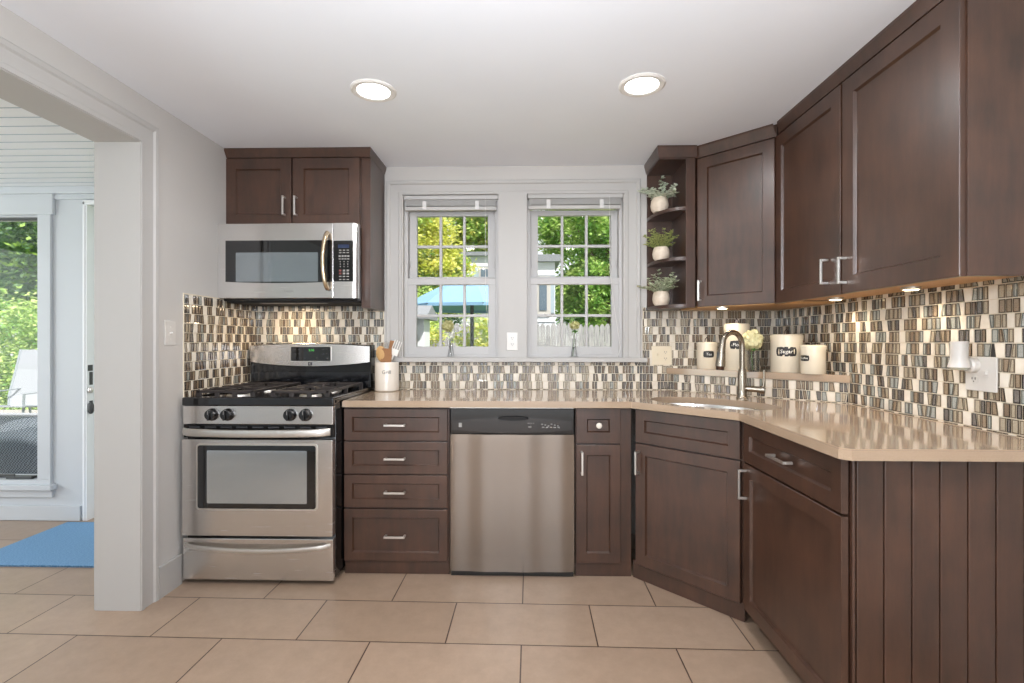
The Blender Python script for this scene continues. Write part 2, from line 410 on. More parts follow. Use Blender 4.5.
# ---- right wall and the room behind the photographer
m = MB(); m.box(XR, XR + 0.14, 0.2, YB + 0.01, 0, H); m.box(XR, XRR, 0.06, 0.2, 0, H)
struct('wall_right', m, 'paint_wall')
m = MB(); m.box(XRR, XRR + 0.12, YREAR, 0.2, 0, 0.45); m.box(XRR, XRR + 0.12, YREAR, 0.2, 2.15, H); m.box(XRR, XRR + 0.12, YREAR, -2.05, 0.45, 2.15); m.box(XRR, XRR + 0.12, -0.35, 0.2, 0.45, 2.15)
struct('wall_dining', m, 'paint_wall')
m = MB(); m.box(XP, -1.45, YREAR - 0.14, YREAR, 0, H); m.box(1.05, XRR + 0.12, YREAR - 0.14, YREAR, 0, H); m.box(-1.45, 1.05, YREAR - 0.14, YREAR, 2.2, H)
struct('wall_rear', m, 'paint_wall')
# ---- casing of the wide opening: stepped profile strips
def casing_profile():
    return [(0.000, 0.002), (0.0, 0.009), (0.018, 0.009), (0.022, 0.005), (0.070, 0.007), (0.077, 0.014), (0.094, 0.016), (0.099, 0.012), (0.099, 0.0)]
def casing_run(m, axis, a0, a1, start, sgn, base, nrm, mitre0=0.0, mitre1=0.0):
    """strip with the profile; axis 'y' or 'z' or 'x' runs a0..a1; start= inner edge coord on the other axis; nrm: function(offset_run, offset_width, thick)->Vector"""
    prof = casing_profile()
    rows = []
    for wv, tv in prof:
        rows.append((nrm(a0 + mitre0*wv, start + sgn*wv, tv), nrm(a1 + mitre1*wv, start + sgn*wv, tv)))
    for (p0, p1), (q0, q1) in zip(rows, rows[1:]): m.face([p0, p1, q1, q0])
    m.face([r[0] for r in rows][::-1]); m.face([r[1] for r in rows])
m = MB()
fv = lambda z, y, t: Vector((XL + t, y, z)); fh = lambda y, z, t: Vector((XL + t, y, z))
casing_run(m, 'z', 0.0, ZO, YW, 1, XL, fv, 0, 1)
casing_run(m, 'y', YW, YO0, ZO, 1, XL, fh, 1, -1)
casing_run(m, 'z', 0.0, ZO, YO0, -1, XL, fv, 0, 1)
# jamb lining and porch side casing
m.box(XP - 0.012, XL + 0.004, YW - 0.004, YW + 0.002, 0, ZO, 0.001)
m.box(XP - 0.012, XL + 0.004, YO0, YW, ZO - 0.004, ZO + 0.002)
m.box(XP - 0.02, XP, YW, YW + 0.11, 0, ZO + 0.11, 0.003); m.box(XP - 0.02, XP, YO0, YW, ZO, ZO + 0.11, 0.003)
struct('trim_1', m, 'paint_trim', 'white moulded casing around the wide opening to the porch')
# baseboard on the stub
m = MB(); m.box(XL, XL + 0.016, YW + 0.1, 2.47, 0, 0.132); m.prism([(XL, 2.47), (XL, YW+0.1), (XL+0.016, YW+0.1), (XL+0.016, 2.47)], 0.132, 0.147)
m.box(XL, XL + 0.014, YREAR, YO0 - 0.115, 0, 0.14)
struct('baseboard_left', m, 'paint_trim')

# ---- window trim board: casing around both windows, flat mullion, stool
m = MB()
TX0, TX1 = onY(384.5, 0, YB).x, onY(642.5, 0, YB).x
ZT1 = EYE + (341.5 - 180)/157.0
cw = 0.112
fz = lambda z, x, t: Vector((x, YB - t - 0.001, z)); fx = lambda x, z, t: Vector((x, YB - t - 0.001, z))
casing_run(m, 'z', ZWB, ZWT, TX0 + cw, -1, 0, fz, 0, 0.9); casing_run(m, 'z', ZWB, ZWT, TX1 - cw, 1, 0, fz, 0, 0.9)
casing_run(m, 'x', TX0 + cw, TX1 - cw, ZWT, 0.9, 0, fx, -1, 1)
m.box(W1[1], W2[0], YB - 0.012, YB, ZWB, ZWT)
struct('trim_2', m, 'paint_trim', 'white casing around the pair of kitchen windows')
m = MB(); m.box(TX0 - 0.0, TX1 + 0.02, YB - 0.055, YB + 0.0, ZWB - 0.028, ZWB, 0.004)
for w in (W1, W2): m.box(w[0], w[1], YB, YB + WT, ZWB - 0.002, ZWB + 0.002)
struct('trim_3', m, 'paint_trim', 'white window stool under the kitchen windows')

# ---- the two double-hung windows
def muntins(m, x0, x1, z0, z1, y, th=0.018):
    for k in (1, 2):
        x = x0 + (x1 - x0)*k/3; m.box(x - th/2, x + th/2, y - 0.012, y + 0.012, z0, z1, 0.003)
    z = (z0 + z1)/2; m.box(x0, x1, y - 0.0115, y + 0.0115, z - th/2, z + th/2, 0.003)
def zat(py, Y, px=512): return onY(px, py, Y).z
def window(n, w, gx0, gx1):
    yl, yu = YB + 0.065, YB + 0.105          # lower sash nearer the room
    x0, x1 = w
    fr = MB(); fr.box(x0, x0 + 0.022, YB + 0.04, YB + WT, ZWB, ZWT, 0.002); fr.box(x1 - 0.022, x1, YB + 0.04, YB + WT, ZWB, ZWT, 0.002)
    fr.box(x0, x1, YB + 0.04, YB + WT, ZWT - 0.03, ZWT, 0.002); fr.box(x0, x1, YB + 0.045, YB + WT, ZWB, ZWB + 0.02, 0.002)
    root = struct('window_%d' % n, fr, 'vinyl', 'white double-hung six-over-six kitchen window %s' % ('left of the outlet' if n == 1 else 'right of the outlet'))
    a0, a1 = onY(gx0, 0, yu).x, onY(gx1, 0, yu).x
    zt, zm1 = zat(216.5, yu), zat(277, yu)
    s = MB(); sx0, sx1 = x0 + 0.022, x1 - 0.022
    s.box(sx0, a0, yu - 0.018, yu + 0.018, zm1 - 0.045, zt + 0.035, 0.003); s.box(a1, sx1, yu - 0.018, yu + 0.018, zm1 - 0.045, zt + 0.035, 0.003)
    s.box(sx0, sx1, yu - 0.017, yu + 0.017, zt, zt + 0.035, 0.003); s.box(sx0, sx1, yu - 0.017, yu + 0.017, zm1 - 0.045, zm1, 0.003)
    muntins(s, a0, a1, zm1, zt, yu)
    so = struct('upper_sash', s, 'vinyl', parent=root); g = MB(); g.box(a0, a1, yu - 0.002, yu + 0.002, zm1, zt); struct('pane', g, 'pane_glass', parent=so)
    b0, b1 = onY(gx0 - 0.5, 0, yl).x, onY(gx1 + 0.5, 0, yl).x
    zt2, zb = zat(285.0, yl), zat(346.5, yl)
    s = MB(); s.box(sx0 - 0.006, b0, yl - 0.018, yl + 0.018, ZWB + 0.018, zt2 + 0.042, 0.003); s.box(b1, sx1 + 0.006, yl - 0.018, yl + 0.018, ZWB + 0.018, zt2 + 0.042, 0.003)
    s.box(sx0 - 0.006, sx1 + 0.006, yl - 0.02, yl + 0.02, zt2, zt2 + 0.044, 0.004); s.box(sx0, sx1, yl - 0.017, yl + 0.017, ZWB + 0.018, zb, 0.003)
    muntins(s, b0, b1, zb, zt2, yl)
    so = struct('lower_sash', s, 'vinyl', parent=root); g = MB(); g.box(b0, b1, yl - 0.002, yl + 0.002, zb, zt2); struct('pane', g, 'pane_glass', parent=so)
    s = MB()
    for x in (sx0 + 0.01, sx1 - 0.01): s.box(x - 0.003, x + 0.003, yu - 0.03, yu - 0.014, zm1 + 0.06, zm1 + 0.1, 0.001)
    struct('latch', s, 'blind', parent=root)
    return root
window(1, W1, 417.5, 488.0); window(2, W2, 537.8, 610.5)
# ---- raised mini blinds
def blind(w, which, dy):
    x0, x1 = w[0] + 0.004, w[1] - 0.004; zt = ZWT - 0.004 + dy
    root = thing('window_blind', 'white mini blind pulled fully up at the top of the %s kitchen window' % which, 'blind', ((x0+x1)/2, YB + 0.02, zt))
    m = MB(); m.box(x0, x1, YB - 0.002, YB + 0.035, zt - 0.026, zt, 0.002); wbuild(m, 'headrail', 'blind', root)
    m = MB()
    for k in range(9):
        z = zt - 0.030 - k*0.0042; m.box(x0 + 0.012, x1 - 0.012, YB + 0.004, YB + 0.03, z - 0.0012, z + 0.0012)
    wbuild(m, 'slat_stack', 'blind', root)
    m = MB(); m.box(x0 + 0.006, x1 - 0.012, YB + 0.002, YB + 0.032, zt - 0.094, zt - 0.07, 0.004); wbuild(m, 'bottom_rail', 'paint_trim', root)
    m = MB()
    for f in (0.22, 0.78): m.box(x0 + (x1-x0)*f - 0.012, x0 + (x1-x0)*f + 0.012, YB + 0.0005, YB + 0.006, zt - 0.088, zt - 0.035)
    build_each(m, 'ladder_tape', 'cord_white', root)
    return root, x0, x1, zt
b1, x0, x1, zt = blind(W1, 'left', 0)
m = MB(); m.cyl((x1 - 0.08, YB - 0.006, zt - 0.02), (x1 - 0.078, YB - 0.004, zt - 0.62), 0.0016, n=6); m.cyl((x1 - 0.078, YB - 0.004, zt - 0.62), (x1 - 0.055, YB - 0.004, ZWB + 0.09), 0.0016, n=6); wbuild(m, 'pull_cord', 'cord_white', b1)
b2, x0, x1, zt = blind(W2, 'right', 0.004)
m = MB(); xx = x1 - 0.085
m.tube([(xx, YB - 0.006, zt - 0.02), (xx + 0.004, YB - 0.004, zt - 0.5), (xx + 0.03, YB - 0.004, zt - 0.72), (xx + 0.07, YB - 0.003, ZWB + 0.06), (xx + 0.05, YB - 0.004, ZWB + 0.004)], 0.0022, n=6)
wbuild(m, 'pull_cord', 'cord_white', b2)

# ------------------------------------------------------------------ porch beyond the opening
m = MB(); m.box(-6.0, XP + 0.01, -0.6, YPW + 0.1, ZP, ZP + 0.06); m.mi = 1
y = -0.55
while y < YPW: m.box(-5.9, XP, y - 0.002, y + 0.002, ZP - 0.0015, ZP + 0.001); y += 0.0945
struct('ceiling_porch', m, ['porch_boards', 'shutter'])
PWX0, PWX1 = -4.6, onY(40, 0, YPW).x
PZT, PZB = zat(217, YPW, 20), zat(479, YPW, 20)
DX0 = onY(86.5, 0, YPW).x
DX1 = XP - 0.1; PZD = zat(205, YPW, 86)
m = MB(); m.box(-6.0, PWX0, YPW, YPW + 0.13, 0, ZP); m.box(PWX1, DX0, YPW, YPW + 0.13, 0, ZP)
m.box(PWX0, PWX1, YPW, YPW + 0.13, 0, PZB); m.box(PWX0, PWX1, YPW, YPW + 0.13, PZT, ZP); m.box(DX0, DX1, YPW, YPW + 0.13, PZD, ZP); m.box(DX1, XP + 0.2, YPW, YPW + 0.13, 0, ZP)
struct('wall_porch_far', m, 'paint_porch')
m = MB(); m.box(-6.0, -5.9, -0.6, YPW, 0, 0.3); m.box(-6.0, -5.9, -0.6, YPW, 2.1, ZP); m.box(-6.0, -5.9, -0.6, -0.4, 0.3, 2.1); m.box(-6.0, -5.9, 3.0, YPW, 0.3, 2.1); m.box(-6.0, -5.9, 1.2, 1.35, 0.3, 2.1)
m.box(-6.0, XP, -0.7, -0.6, 0, ZP)
struct('wall_porch_side', m, 'paint_porch')
m = MB(); m.box(-5.9, DX0 - 0.03, YPW - 0.018, YPW, 0, 0.1, 0.003); m.box(-5.9, XP - 0.02, YPW - 0.03, YPW, ZP - 0.05, ZP, 0.006); m.box(-5.9, XP - 0.02, YPW - 0.015, YPW, ZP - 0.085, ZP - 0.05, 0.003)
struct('baseboard_porch', m, 'paint_porch')
# porch window
a = onY(53, 0, YPW).x
m = MB(); m.box(PWX1, a, YPW - 0.02, YPW, PZB, PZT + 0.02, 0.003); m.box(PWX0 - 0.09, PWX0, YPW - 0.02, YPW, PZB, PZT + 0.02, 0.003)
m.box(PWX0 - 0.1, a + 0.02, YPW - 0.026, YPW, PZT + 0.01, PZT + 0.15, 0.004); m.box(PWX0 - 0.12, a + 0.03, YPW - 0.05, YPW, PZB - 0.065, PZB - 0.03, 0.004); m.box(PWX0 - 0.1, a + 0.01, YPW - 0.02, YPW, PZB - 0.12, PZB - 0.065, 0.003)
m.box(PWX0 - 0.1, a, YPW - 0.02, YPW, PZB - 0.03, PZB)
pw = struct('window_3', m, 'paint_porch', 'tall porch window overlooking the patio')
m = MB(); m.box(PWX0, PWX1, YPW + 0.03, YPW + 0.045, PZT - 0.015, PZT); m.box(PWX0, PWX1, YPW + 0.03, YPW + 0.045, PZB, PZB + 0.015); struct('window_frame', m, 'pole_dark', parent=pw)
m = MB(); m.box(PWX0, PWX1, YPW + 0.036, YPW + 0.04, PZB + 0.012, PZT - 0.012); struct('pane', m, 'pane_glass', parent=pw)
m = MB(); hx = onY(18, 0, YPW).x; m.box(hx - 0.08, hx + 0.1, YPW - 0.006, YPW + 0.02, PZB, PZB + 0.02, 0.004); m.box(hx - 0.16, hx - 0.02, YPW - 0.008, YPW + 0.004, PZB + 0.02, PZB + 0.034, 0.003); struct('window_crank', m, 'pole_dark', parent=pw)
# porch exterior doorway: jamb in whiter paint that stands in for sunlight, with strike plates
m = MB(); m.box(DX0 - 0.016, DX0, YPW - 0.014, YPW, 0, PZD + 0.02, 0.002); m.box(DX0, DX0 + 0.012, YPW - 0.01, YPW + 0.13, 0, PZD)
m.box(DX0 + 0.012, DX0 + 0.026, YPW + 0.05, YPW + 0.09, 0, PZD, 0.002); m.box(DX0 - 0.016, DX1, YPW - 0.014, YPW, PZD, PZD + 0.03, 0.002)
d1 = struct('door_1', m, 'porch_boards', 'white frame of the exterior porch doorway, mostly behind the jamb')
m = MB()
for py0, py1, px in ((365, 371, 92), (372, 385, 94), (401, 414, 94)):
    z0, z1 = zat(py1, YPW, 90), zat(py0, YPW, 90); m.box(DX0 + 0.012, DX0 + 0.0145, YPW - 0.004 + (px-92)*0.006, YPW + 0.034, z0, z1, 0.0008)
build_each(m, 'strike_plate', 'pole_dark', d1, False)
m = MB(); zk = zat(408, YPW, 90); m.sphere((DX0 + 0.03, YPW + 0.0, zk), 0.03, 8, (0.8, 0.5, 1.35)); struct('door_handle', m, 'pole_dark', parent=d1)
m = MB(); m.sphere((DX0 + 0.028, YPW + 0.0, zat(390, YPW, 90)), 0.022, 8, (0.8, 0.7, 1)); struct('door_latch', m, 'nickel', parent=d1)
# blue rug
m = MB(); m.box(-3.05, XP - 0.04, 2.63, 3.27, 0.0, 0.011, 0.004); m.mi = 1; m.box(-3.05, XP - 0.04, 2.63, 2.643, 0.0, 0.0125, 0.002)
o = m.build('rug', ['rug_blue', 'rug_blue']); tag(o, 'blue woven rug lying on the porch floor', 'rug')

# ------------------------------------------------------------------ mosaic backsplash
MK = list(MOS)
def mosaic(m, O, U, N, u0, u1, z0, z1, seed, holes=(), weights=(3, 3, 2.4, 2, 2)):
    """O origin, U unit vector along wall, N unit vector into room; every tile a bevelled block"""
    rnd = random.Random(seed); P = 0.0493; base = 0.914; g = 0.0019
    def pt(u, z, d): return O + U*u + N*d + Vector((0, 0, z))
    m.mi = 0
    a = [pt(u0, z0, 0.006), pt(u1, z0, 0.006), pt(u1, z1, 0.006), pt(u0, z1, 0.006)]; b = [pt(u0, z0, 0), pt(u1, z0, 0), pt(u1, z1, 0), pt(u0, z1, 0)]
    m.face(a)
    for i in range(4): m.face([a[i], b[i], b[(i+1) % 4], a[(i+1) % 4]])
    k0 = int(math.floor((z0 - base)/P)) - 1; k1 = int((z1 - base)/P) + 1
    for k in range(k0, k1 + 1):
        za, zb = max(base + k*P + g, z0 + 0.001), min(base + (k+1)*P - g, z1 - 0.001)
        if zb - za < 0.006: continue
        u = u0 - rnd.random()*0.05; sl = 0.0; seq = []
        while u < u1 + 0.02:
            n = rnd.choice((2, 3, 3, 4, 4))
            for i in range(n):
                seq.append((rnd.choice((0.0165, 0.0195, 0.0225, 0.026)), rnd.choices(MK, weights)[0]))
                u += seq[-1][0]
            seq.append((rnd.choice((0.019, 0.026, 0.034)), 'stone')); u += seq[-1][0]
        u = u0 - rnd.random()*0.05
        for w, kind in seq:
            un = u + w; sn = rnd.choice((0, 0, 0, 0, 0, 0.003, -0.003))
            c = [(u + g - sl, za), (un - g - sn, za), (un - g + sn, zb), (u + g + sl, zb)]
            c = [(min(max(p[0], u0 + 0.001), u1 - 0.001), p[1]) for p in c]
            uc = (u + un)/2; zc = (za + zb)/2; ok = (c[1][0] - c[0][0] > 0.003 or c[2][0] - c[3][0] > 0.003)
            for h in holes:
                if h[0] < uc < h[1] and h[2] < zc < h[3]: ok = False
            if ok:
                top = [pt(p[0], p[1], 0.0085) for p in c]; bot = [pt(p[0], p[1], 0.005) for p in c]
                if kind == 'stone':
                    m.mi = 1; m.face(top)
                else:
                    cx = sum(p[0] for p in c)/4; cz = sum(p[1] for p in c)/4; iu = 0.0035
                    inn = []
                    for p in c:
                        inn.append(pt(p[0] + (iu if p[0] < cx else -iu), p[1] + (iu if p[1] < cz else -iu), 0.0078))
                    m.mi = 2 + 2*MK.index(kind)
                    if c[1][0] - c[0][0] > 0.009 and c[2][0]-c[3][0] > 0.009:
                        for i in range(4): m.face([top[i], top[(i+1) % 4], inn[(i+1) % 4], inn[i]])
                        m.mi += 1; m.face(inn)
                    else: m.face(top)
                    m.mi = 2 + 2*MK.index(kind)
                for i in range(4): m.face([top[i], bot[i], bot[(i+1) % 4], top[(i+1) % 4]])
            u = un; sl = sn
MM = ['grout', 'mosaic_stone']
for k in MK: MM += ['mosaic_rim_'+k, 'mosaic_core_'+k]
ZS = 1.462
Vx, Vy = Vector((1, 0, 0)), Vector((0, 1, 0))
ZUC = 1.41
m = MB()
mosaic(m, Vector((0, YB, 0)), Vx, -Vy, XL + 0.0086, TX0 - 0.002, 0.90, ZS, 11, weights=(3, 1.5, 2, 3.4, 1.4))
mosaic(m, Vector((0, YB, 0)), Vx, -Vy, TX0 - 0.002, TX1, 0.90, ZWB - 0.028, 12, weights=(2.4, 3, 2.4, 1, 2.4))
mosaic(m, Vector((0, YB, 0)), Vx, -Vy, TX1, XR - 0.0086, 0.90, ZUC + 0.02, 13, weights=(2.6, 3, 2.6, 0.6, 2.6))
struct('backsplash_back', m, MM, 'glass and stone mosaic tiles on the window wall')
m = MB()
yl0 = onX(183, 0, XL).y
mosaic(m, Vector((XL, 0, 0)), Vy, Vx, yl0, YB, 0.90, ZS, 21, weights=(2.2, 3.4, 2.6, 0.5, 3))  # browner tile mix carries the warm lamp glow on this wall
struct('backsplash_left', m, MM, 'mosaic tiles beside the range on the left wall')
m = MB()
mosaic(m, Vector((XR, 0, 0)), Vy, -Vx, 1.44, YB, 0.90, ZUC + 0.02, 31, weights=(2.2, 1.8, 3.2, 2.8, 0.9))
struct('backsplash_right', m, MM, 'mosaic tiles on the right wall behind the worktop')
# low diagonal wall behind the sink, tiled, with a ledge on top
DK = 4.085
ZL0, ZL1 = 1.012, 1.049
m = MB(); m.prism([(DK - YB, YB), (XR, DK - XR), (XR, YB)], 0.0, ZL0 - 0.001); struct('wall_sink_corner', m, 'paint_wall')
ud = Vector((1, -1, 0)).normalized(); nd = Vector((-1, -1, 0)).normalized()
m = MB(); Ld = math.hypot(XR - (DK - YB), (DK - XR) - YB)
mosaic(m, Vector((DK - YB, YB, 0)), ud, nd, 0.009, Ld - 0.009, 0.90, ZL0 - 0.001, 41, weights=(3, 2.6, 2.4, 1.2, 2))
struct('backsplash_corner', m, MM, 'mosaic tiles on the low diagonal wall behind the sink')
m = MB(); LK = 4.065
m.prism([(LK - YB + 0.01, YB - 0.01), (XR - 0.01, LK - XR + 0.01), (XR - 0.01, YB - 0.01)], ZL0, ZL1, bev=0.002)
o = m.build('corner_ledge', 'quartz'); tag(o, 'beige stone ledge across the corner above the sink, carrying the canisters', 'shelf')

# ------------------------------------------------------------------ worktop with oval sink cut-out
ZC0, ZC1 = 0.877, 0.910
SC = Vector((0.935, 2.515, 0)); SA, SB = 0.315, 0.19; sang = -PI/4
def ell(a, b, n=48):
    return [(SC.x + a*math.cos(t)*math.cos(sang) - b*math.sin(t)*math.sin(sang), SC.y + a*math.cos(t)*math.sin(sang) + b*math.sin(t)*math.cos(sang)) for t in [2*PI*i/n for i in range(n)]]
CP = [(-0.937, YB - 0.0005), (-0.937, 2.555), (0.543, 2.545), (0.918, 2.158), (0.905, 1.462), (0.928, 1.438), (XR - 0.0005, 1.438), (XR - 0.0005, DK - XR - 0.001), (DK - YB - 0.001, YB - 0.0005)]
def counter():
    t = bmesh.new()
    ov = [t.verts.new((p[0], p[1], ZC0)) for p in CP]; iv = [t.verts.new((p[0], p[1], ZC0)) for p in ell(SA, SB)]
    es = [t.edges.new((ov[i], ov[(i+1) % len(ov)])) for i in range(len(ov))] + [t.edges.new((iv[i], iv[(i+1) % len(iv)])) for i in range(len(iv))]
    bmesh.ops.triangle_fill(t, use_beauty=True, use_dissolve=False, edges=es)
    r = bmesh.ops.extrude_face_region(t, geom=t.faces[:])
    for g in r['geom']:
        if isinstance(g, bmesh.types.BMVert): g.co.z = ZC1
    bmesh.ops.recalc_face_normals(t, faces=t.faces)
    be = []
    for e in t.edges:
        if len(e.link_faces) == 2:
            if abs(e.link_faces[0].normal.dot(e.link_faces[1].normal)) < 0.3 and all(abs(v.co.z - ZC1) < 1e-5 for v in e.verts): be.append(e)
    bmesh.ops.bevel(t, geom=be, offset=0.004, segments=2, affect='EDGES')
    m = MB(); m._merge(t)
    return m
o = counter().build('worktop', 'quartz'); tag(o, 'polished beige quartz worktop running from the range round to the right wall', 'countertop')
# sink
sk = thing('kitchen_sink', 'oval stainless undermount sink set in the corner worktop', 'sink', (SC.x, SC.y, ZC0), sang)
m = MB(); prof = [(0.0, -0.185), (0.10, -0.185), (0.7, -0.178), (0.88, -0.16), (0.95, -0.12), (0.99, -0.01), (1.0, -0.001), (1.05, -0.001)]
m.lathe(prof, n=48, sx=SA*1.01, sy=SB*1.01); m.build('basin', 'steel', sk)
m = MB(); m.lathe([(0.0, -0.183), (0.03, -0.183), (0.042, -0.1805), (0.045, -0.183)], n=24); m.build('drain', 'nickel', sk)
# faucet
FX, FY = 1.165, 2.70
fc = thing('faucet', 'brushed nickel pull-down gooseneck faucet behind the sink', 'faucet', (FX, FY, ZC1), R(203))   # local +x points to the basin
m = MB(); m.lathe([(0.0, 0.0), (0.029, 0.0), (0.029, 0.006), (0.0245, 0.012), (0.0225, 0.05), (0.0225, 0.135), (0.0175, 0.16), (0.0, 0.161)], n=28); m.build('column', 'faucet_nickel', fc)
pts = [(0, 0, 0.15), (0, 0, 0.255)]
for i in range(0, 11):
    t = PI*i/10*0.93; pts.append((0.068 - 0.068*math.cos(t), 0, 0.285 + 0.068*math.sin(t)))
x9, z9 = pts[-1][0], pts[-1][2]
m = MB(); m.tube(pts, 0.0142, n=16); m.build('gooseneck', 'faucet_nickel', fc)
m = MB(); m.tube([(x9 - 0.002, 0, z9 + 0.01), (x9 + 0.006, 0, z9 - 0.035), (x9 + 0.014, 0, z9 - 0.10), (x9 + 0.016, 0, z9 - 0.125)], [0.0155, 0.018, 0.024, 0.0245], n=20); hd = m.build('spray_head', 'faucet_nickel', fc)
m = MB(); m.tube([(x9 + 0.0162, 0, z9 - 0.125), (x9 + 0.018, 0, z9 - 0.145)], [0.021, 0.0195], n=20); m.build('nozzle', 'bronze', hd)
m = MB(); m.box(x9 + 0.026, x9 + 0.035, -0.006, 0.006, z9 - 0.09, z9 - 0.05, 0.003); m.build('spray_button', 'pole_dark', hd)
HD = lambda q, z: (q*math.cos(R(135)), q*math.sin(R(135)), z)
m = MB(); m.cyl(HD(0, 0.055), HD(0.105, 0.05), 0.0145, 0.0165, n=20); m.cyl(HD(0.085, 0.05), HD(0.1051, 0.05), 0.0195, n=20); hn = m.build('handle', 'faucet_nickel', fc)
m = MB(); m.tube([HD(0.1, 0.055), HD(0.105, 0.1), HD(0.104, 0.155)], [0.0075, 0.0055, 0.006], n=12); m.build('lever', 'faucet_nickel', hn)

# ------------------------------------------------------------------ cabinets: everything in cabinet-local space, x along the face, y into the cabinet, z up
def shaker(m, x0, x1, z0, z1, yf=-0.02, fr=0.052, rec=0.011, t=0.02):
    """frame-and-panel front; yf = front plane"""
    bv = 0.0018
    O = [(x0, z0), (x1, z0), (x1, z1), (x0, z1)]
    def inset(d): return [(x0 + d, z0 + d), (x1 - d, z0 + d), (x1 - d, z1 - d), (x0 + d, z1 - d)]
    loops = [[(p[0], yf + t, p[1]) for p in O], [(p[0], yf + bv, p[1]) for p in O], [(p[0], yf, p[1]) for p in inset(bv)], [(p[0], yf, p[1]) for p in inset(fr)],
             [(p[0], yf + rec*0.55, p[1]) for p in inset(fr + 0.003)], [(p[0], yf + rec, p[1]) for p in inset(fr + 0.006)]]
    L = [[m.bm.verts.new(p) for p in l] for l in loops]
    for A, B in zip(L, L[1:]):
        for i in range(4):
            f = m.bm.faces.new((A[i], A[(i+1) % 4], B[(i+1) % 4], B[i])); f.material_index = m.mi
    f = m.bm.faces.new(L[-1]); f.material_index = m.mi; f = m.bm.faces.new(L[0][::-1]); f.material_index = m.mi
def pull(parent, x, z, length, vertical, yf=-0.02):
    m = MB(); h = length/2; s = 0.005; d = 0.03
    if vertical:
        m.box(x - s, x + s, yf - d - 0.004, yf - d + 0.004, z - h, z + h, 0.001)
        for k in (-1, 1): m.box(x - s, x + s, yf - d + 0.004, yf + 0.001, z + k*(h - s) - s, z + k*(h - s) + s, 0.001)
    else:
        m.box(x - h, x + h, yf - d - 0.004, yf - d + 0.004, z - s, z + s, 0.001)
        for k in (-1, 1): m.box(x + k*(h - s) - s, x + k*(h - s) + s, yf - d + 0.004, yf + 0.001, z - s, z + s, 0.001)
    return m.build('handle', 'nickel', parent)
def front(root, name, x0, x1, z0, z1, hpos=None, hlen=0.1, vertical=False, fr=0.052):
    m = MB(); shaker(m, x0, x1, z0, z1, fr=fr); o = m.build(name, 'cabinet_wood', root)
    if hpos: pull(o, hpos[0], hpos[1], hlen, vertical)
    return o

YD = 2.60      # carcass face plane of the straight base run, doors stand 2 cm proud (2.58)
def bx(px, Y=2.58): return onY(px, 0, Y).x
def bz(py, px, Y=2.58): return onY(px, py, Y).z
# four-drawer base
x0, x1 = -0.9385, bx(449.0)
c1 = thing('drawer_cabinet', 'dark brown base cabinet with four stacked drawers beside the range', 'cabinet', (x0, YD, 0))
w = x1 - x0
m = MB(); m.box(0, w, 0.0, 0.57, 0.083, ZC0 - 0.002, 0.001); m.build('body', 'cabinet_wood', c1)
m = MB(); m.box(0, w, 0.003, 0.02, 0.0, 0.0829); m.build('toe_kick', 'cabinet_wood', c1)
for a, b in ((408.8, 440.6), (442.0, 474.2), (475.4, 507.8), (509.6, 561.2)):
    z1_, z0_ = bz(a, 395) - 0.0, bz(b, 395)
    z1_ = min(z1_, ZC0 - 0.006)
    front(c1, 'drawer', 0.002, w - 0.008, z0_, z1_, (w/2 - 0.003, (z0_ + z1_)/2), 0.108, False, 0.043)
# dishwasher
x0, x1 = bx(450.0, 2.575), bx(574.5, 2.575); w = x1 - x0
dw = thing('dishwasher', 'stainless steel dishwasher with a black control strip between the base cabinets', 'dishwasher', (x0, YD, 0))
m = MB(); m.box(0.002, w - 0.002, 0.0, 0.56, 0.09, ZC0 - 0.003); m.box(0.004, w - 0.004, 0.028, 0.04, 0.0, 0.09); m.build('body', 'gap_black', dw)
zd0, zd1 = bz(571.5, 512), bz(434.5, 512)
def bowed(m, x0, x1, z0, z1, yf, bow, t, n=16, nb=0.004):
    """panel whose face bows forward in plan"""
    n = 72; P = [(x0 + (x1 - x0)*i/n, yf - bow*(1 - (2*i/n - 1)**2) - 0.0022*math.cos(2*PI*3.2*(i/n - 0.29))*(1 - (2*i/n - 1)**8)) for i in range(n + 1)]
    a = [m.bm.verts.new((p[0], p[1], z0)) for p in P]; b = [m.bm.verts.new((p[0], p[1], z1)) for p in P]
    for i in range(n): f = m.bm.faces.new((a[i], a[i+1], b[i+1], b[i])); f.smooth = True
    c = [m.bm.verts.new(q) for q in ((x1, yf + t, z0), (x0, yf + t, z0), (x0, yf + t, z1), (x1, yf + t, z1))]
    m.bm.faces.new(a + [c[0], c[1]]); m.bm.faces.new(b[::-1] + [c[2], c[3]]) ; m.bm.faces.new((c[0], c[1], c[2], c[3])); m.bm.faces.new((a[0], b[0], c[2], c[1])); m.bm.faces.new((a[n], c[0], c[3], b[n]))
m = MB(); bowed(m, 0.001, w - 0.001, zd0, zd1, -0.018, 0.010, 0.018); m.build('door', 'steel_vertical', dw)
zc0, zc1 = zd1 + 0.002, ZC0 - 0.008
m = MB(); m.box(0.001, w - 0.001, -0.02, 0.0, zc0, zc1, 0.003)
pb = m.build('control_panel', 'oven_black', dw)
m = MB(); nn = 20; zmid = zc0 + 0.048
top = [(0.012 + (w - 0.024)*i/nn, zmid + 0.018 + 0.020*(1 - (2*i/nn - 1)**2)) for i in range(nn + 1)]
bot = [(0.012 + (w - 0.024)*i/nn, zmid - 0.026 - 0.014*(1 - (2*i/nn - 1)**2)) for i in range(nn + 1)]
poly = top + bot[::-1]
vs = [m.bm.verts.new((p[0], -0.0245, p[1])) for p in poly]; m.bm.faces.new(vs)
v2 = [m.bm.verts.new((p[0], -0.0195, p[1])) for p in poly]
for i in range(len(poly)): m.bm.faces.new((vs[i], vs[(i+1) % len(poly)], v2[(i+1) % len(poly)], v2[i]))
